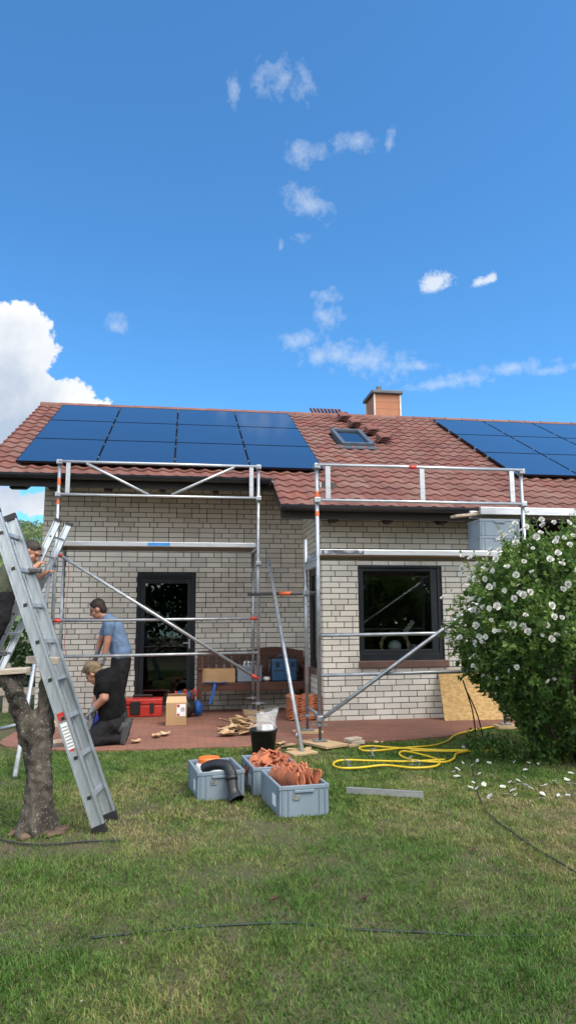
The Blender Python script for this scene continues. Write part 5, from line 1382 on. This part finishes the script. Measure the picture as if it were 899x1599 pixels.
    me.polygons.foreach_set('loop_start', st.astype(np.int32)); me.polygons.foreach_set('loop_total', tt.astype(np.int32)); me.update(calc_edges=True)
    at = me.attributes.new('tint','FLOAT','FACE'); at.data.foreach_set('value', np.repeat(t,2).astype(np.float32))
    me.materials.append(grassmat()); o = bpy.data.objects.new('grass', me); col.objects.link(o)
    tag(o, 'short patchy lawn grass with dry straw coloured blades', 'grass'); return stuff(o)
grass()

# ------------------------------------------------------------------ background on the left
fn_ = thing('garden_fence', 'low weathered wooden fence beyond the terrace left of the house corner', 'fence', (-3.2,.4,0))
for k in range(5): MB().box((-4.4+.52*k,.38,0),(-4.31+.52*k,.46,.78)).build('post', WOODG, fn_)
for zz in (.28,.6): MB().box((-4.6,.34,zz),(-2.32,.379,zz+.12)).build('board', WOODG, fn_)
HL = leafmat('hedge_leaf', (.045,.10,.022), (.10,.16,.04), .3, .5, .3)
for (cx_,cy_,rx_,ry_,h_,lb,kk) in ((-4.6,5.5,1.5,1.2,1.5,'leafy green shrub behind the wooden fence at the house corner',2600),(-7.6,10.,2.2,1.5,1.7,'broad green shrub farther beyond the wooden fence',2600)):
    t = thing('shrub', lb, 'shrub', (cx_,cy_,0)); nn = kk
    v = nrm(rs_.normal(size=(nn,3))); v[:,2] = np.abs(v[:,2]); q = rs_.uniform(.7,1.05,nn)[:,None]
    pp = v*q*np.array([rx_,ry_,h_])*(1+.12*np.sin(5*v[:,:1]*3+4*v[:,1:2]))+np.array([cx_,cy_,0.])
    s_ = rs_.uniform(.09,.17,nn); leaf_mesh('foliage', pp, nrm(v+rs_.normal(size=(nn,3))*.8), s_, s_*.6, np.clip(rs_.normal(.35,.25,nn),0,1), HL, t)
    MB().tube([(cx_,cy_,0),(cx_,cy_,h_*.8)], [.06,.03], 8).build('stem', STEM, t)
# trees and hedge across the garden (seen mirrored in the panes)
for k in range(7):
    hx_, hr_ = -9+3.4*k, 2.4
    t = thing('garden_tree', f'leafy garden tree across the lawn facing the house, {("first","second","third","fourth","fifth","sixth","seventh")[k]} in its row', 'tree', (hx_,-24,0), 'trees across the lawn')
    nn = 3200; v = nrm(rs_.normal(size=(nn,3))); pp = v*rs_.uniform(.55,1.05,nn)[:,None]*np.array([hr_,1.8,4.6])*(1+.12*np.sin(7*v[:,:1]+k))+np.array([hx_,-24,4.9])
    s_ = rs_.uniform(.25,.45,nn); leaf_mesh('crown', pp, nrm(v+rs_.normal(size=(nn,3))*.8), s_, s_*.7, np.clip(rs_.normal(.35,.25,nn),0,1), HL, t)
    MB().tube([(hx_,-24,0),(hx_,-24,3.5)], [.16,.08], 8).build('trunk', BARK, t)
gh = thing('garden_hedge', 'long clipped hedge across the lawn facing the house', 'hedge', (1,-20,0))
nn = 9000; pp = np.stack([rs_.uniform(-14,16,nn),-20+rs_.normal(0,.35,nn),rs_.uniform(.05,2.4,nn)],1); s_ = rs_.uniform(.14,.26,nn)
leaf_mesh('foliage', pp, nrm(rs_.normal(size=(nn,3))+np.array([0,.6,.3])), s_, s_*.7, np.clip(rs_.normal(.3,.25,nn),0,1), HL, gh)
# hill
HGRASS = mat('hill_meadow', (.10,.15,.045), (.07,.12,.03), rough=.95, scale=.03, detail=6)
def hz(x, y): 
    t = np.clip((y-60)/260,0,1); return (t*t*(3-2*t))*(39+4*np.sin(x*.012+1)+4*np.sin(x*.03))+1.5*np.sin(x*.05+y*.04)*t
gx, gy = np.meshgrid(np.linspace(-420,320,75), np.linspace(60,620,57)); gzv = hz(gx,gy)-.1
vs = np.stack([gx,gy,gzv],-1).reshape(-1,3); nx_ = gx.shape[1]
fs = [(j*nx_+i,j*nx_+i+1,(j+1)*nx_+i+1,(j+1)*nx_+i) for j in range(gx.shape[0]-1) for i in range(nx_-1)]
structure(MB().add([tuple(v) for v in vs], fs).build('hill', HGRASS, smooth=True))
FOREST = leafmat('hazed_forest_leaf', (.12,.175,.085), (.24,.30,.13), .35, .6, .2)  # leaf colour paled and greyed to carry the distance haze
nc = 2200; fx, fy = rs_.uniform(-330,40,nc), rs_.uniform(190,420,nc); low = rs_.uniform(size=nc) < .3; fy = np.where(low, rs_.uniform(85,190,nc), fy)
ok = low | (rs_.uniform(size=nc) < 1); fx, fy = fx[ok], fy[ok]; nc = len(fx)
cr_ = np.where(fy < 190, rs_.uniform(1.0,2.2,nc), rs_.uniform(2.6,4.6,nc)); fz_ = hz(fx,fy)+cr_*.8
per = 150; v = nrm(rs_.normal(size=(nc,per,3))); v[...,2] = np.abs(v[...,2])*1.1-.15
pp = (v*cr_[:,None,None]*rs_.uniform(.75,1.08,(nc,per,1))+np.stack([fx,fy,fz_],1)[:,None,:]).reshape(-1,3)
s_ = np.repeat(cr_,per)*rs_.uniform(.14,.28,nc*per)
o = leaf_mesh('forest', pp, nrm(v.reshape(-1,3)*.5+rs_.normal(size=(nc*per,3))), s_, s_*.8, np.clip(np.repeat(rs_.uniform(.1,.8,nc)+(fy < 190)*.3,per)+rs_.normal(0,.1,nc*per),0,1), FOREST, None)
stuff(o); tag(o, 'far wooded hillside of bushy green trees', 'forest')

# ------------------------------------------------------------------ sky, clouds, sun
SUN_AZ, SUN_EL = R(140), R(56)
wd_ = bpy.data.worlds.new('World'); scene.world = wd_; wd_.use_nodes = True
nt = wd_.node_tree; N = nt.nodes; L = nt.links; N.clear()
out = N.new('ShaderNodeOutputWorld'); sky = N.new('ShaderNodeTexSky'); sky.sky_type = 'NISHITA'; sky.sun_disc = False
sky.sun_elevation = SUN_EL; sky.sun_rotation = SUN_AZ; sky.altitude = 200; sky.air_density = 1.0; sky.dust_density = .35; sky.ozone_density = 2.2
SKY_S = .088
hs_ = N.new('ShaderNodeMix'); hs_.data_type = 'RGBA'; hs_.blend_type = 'MULTIPLY'; hs_.inputs['Factor'].default_value = 1; hs_.inputs['B'].default_value = (.46,.92,1.19,1); L.new(sky.outputs[0], hs_.inputs['A'])
b1 = N.new('ShaderNodeBackground'); b1.inputs['Strength'].default_value = SKY_S; L.new(hs_.outputs['Result'], b1.inputs['Color'])
tc = N.new('ShaderNodeTexCoord'); DIR = tc.outputs['Generated']
def math_(op, a, b=None, c=None, clamp=False):
    n = N.new('ShaderNodeMath'); n.operation = op; n.use_clamp = clamp
    for i, v in enumerate((a, b, c)):
        if v is None: continue
        if hasattr(v, 'is_output') or hasattr(v, 'links'): L.new(v, n.inputs[i])
        else: n.inputs[i].default_value = v
    return n.outputs[0]
def dot_(vec):
    n = N.new('ShaderNodeVectorMath'); n.operation = 'DOT_PRODUCT'; L.new(DIR, n.inputs[0]); n.inputs[1].default_value = tuple(vec); return n.outputs['Value']
def noise_(scale, detail, rough=.55, off=0.):
    mp = N.new('ShaderNodeMapping'); mp.inputs['Location'].default_value = (off,off*.7,off*.3); L.new(DIR, mp.inputs['Vector'])
    n = N.new('ShaderNodeTexNoise'); n.inputs['Scale'].default_value = scale; n.inputs['Detail'].default_value = detail; n.inputs['Roughness'].default_value = rough; L.new(mp.outputs[0], n.inputs['Vector']); return n.outputs['Fac']
n_big = noise_(16,7,.6); n_fine = noise_(55,6,.62,3.)
def blob(px, py, rx, ry, rot=0.):
    """1 at the middle of an elliptical patch of sky, 0 at its edge, negative outside."""
    c = Vector(ray(px,py)).normalized(); e = Vector((0,0,1)).cross(c).normalized()*-1; u = e.cross(c).normalized()
    if u.z < 0: u = -u
    cr, sr = math.cos(R(rot)), math.sin(R(rot)); ax, ay = e*cr+u*sr, u*cr-e*sr
    a = math_('MULTIPLY', math_('SUBTRACT', dot_(ax), ax.dot(c)), F_PX/rx); b = math_('MULTIPLY', math_('SUBTRACT', dot_(ay), ay.dot(c)), F_PX/ry)
    r2 = math_('ADD', math_('MULTIPLY', a, a), math_('MULTIPLY', b, b))
    return math_('SUBTRACT', 1., math_('SQRT', r2)), dot_(c)
def union(lst):
    v = lst[0]
    for w_ in lst[1:]: v = math_('MAXIMUM', v, w_)
    return v
def group_(bl, sharp, noise, amp, opac):
    vs = []
    for q in bl:
        v, dc = blob(*q); vs.append(math_('MULTIPLY', v, min(q[2],q[3])/40.) if sharp > 3 else v)
    v = union(vs)
    d = math_('MULTIPLY_ADD', math_('SUBTRACT', noise, .5), amp, v)
    return math_('MULTIPLY', math_('MULTIPLY', d, sharp, clamp=True), opac)
cum = [(-16,534,82,52),(14,518,50,40),(38,554,40,42),(14,604,64,50),(-36,640,110,56),(106,620,34,25),(72,630,42,28),(142,636,26,11),(60,790,34,15),(-5,785,32,26)]
small = [(683,440,28,16,20),(757,438,20,8,12)]
wisp = [(510,498,26,28,30),(470,530,40,16,10),(495,555,26,18),(530,555,40,22,-10),(575,565,70,26,-12),(640,572,45,10,-6),(510,462,24,13,-10),(800,575,60,11,2),(730,592,50,12,-4),(865,577,40,8),(480,240,34,18,-5),(556,220,34,14,-5),(482,318,42,20,-25),(445,122,40,26,-10),(366,145,9,26),(610,218,9,16,-20),(470,370,11,8),(438,384,5,12),(182,508,15,14),(690,600,60,8,3)]
dc_ = group_(cum, 8., math_('MULTIPLY_ADD', n_fine, .4, math_('MULTIPLY', n_big, .75)), 1.7, 1.)
ds_ = group_(small, 1.6, n_fine, 2.6, .9)
dw_ = group_(wisp, .62, math_('MULTIPLY_ADD', n_fine, .75, math_('MULTIPLY', n_big, .25)), 4.2, .55)
# tall heap shading: whiter towards its sunlit upper right edge
cc, _ = blob(10,690,150,210,0); 
shade = math_('MULTIPLY_ADD', math_('SUBTRACT', n_big, .5), 1.2, math_('MULTIPLY', cc, 1.25), clamp=True)
mxc = N.new('ShaderNodeMix'); mxc.data_type = 'RGBA'; mxc.inputs['A'].default_value = (1.0,1.0,1.0,1); mxc.inputs['B'].default_value = (.46,.55,.68,1); L.new(shade, mxc.inputs['Factor'])
bc = N.new('ShaderNodeBackground'); L.new(mxc.outputs['Result'], bc.inputs['Color']); bc.inputs['Strength'].default_value = .49
bw = N.new('ShaderNodeBackground'); bw.inputs['Color'].default_value = (.80,.88,.98,1); bw.inputs['Strength'].default_value = .44
m1_ = N.new('ShaderNodeMixShader'); L.new(math_('MAXIMUM', ds_, dw_), m1_.inputs[0]); L.new(b1.outputs[0], m1_.inputs[1]); L.new(bw.outputs[0], m1_.inputs[2])
m2_ = N.new('ShaderNodeMixShader'); L.new(dc_, m2_.inputs[0]); L.new(m1_.outputs[0], m2_.inputs[1]); L.new(bc.outputs[0], m2_.inputs[2])
# bright broken cloud cover over the other half of the sky, round the veiled sun
n_s = noise_(2.6,6,.55,5.)
south = math_('MULTIPLY', math_('MULTIPLY_ADD', dot_((0,-1,.12)), 2.2, -.25, clamp=True), math_('MULTIPLY_ADD', n_s, 5., -1.75, clamp=True))
bs_ = N.new('ShaderNodeBackground'); bs_.inputs['Color'].default_value = (1.,.975,.94,1); bs_.inputs['Strength'].default_value = 1.55
m3_ = N.new('ShaderNodeMixShader'); L.new(south, m3_.inputs[0]); L.new(m2_.outputs[0], m3_.inputs[1]); L.new(bs_.outputs[0], m3_.inputs[2])
L.new(m3_.outputs[0], out.inputs['Surface'])
sd_ = bpy.data.lights.new('sun','SUN'); sd_.energy = 1.8; sd_.angle = R(38); sd_.color = (1,.90,.76)
so_ = bpy.data.objects.new('sun', sd_); col.objects.link(so_)
sv = Vector((math.sin(SUN_AZ)*math.cos(SUN_EL), math.cos(SUN_AZ)*math.cos(SUN_EL), math.sin(SUN_EL)))
so_.rotation_euler = sv.to_track_quat('Z','Y').to_euler(); so_.location = sv*50

scene.view_settings.view_transform = 'Standard'; scene.view_settings.look = 'None'; scene.view_settings.gamma = 1; scene.view_settings.use_curve_mapping = False
scene.view_settings.exposure = 1.2
scene.cycles.max_bounces = 8; scene.cycles.transparent_max_bounces = 12; scene.cycles.use_denoising = True
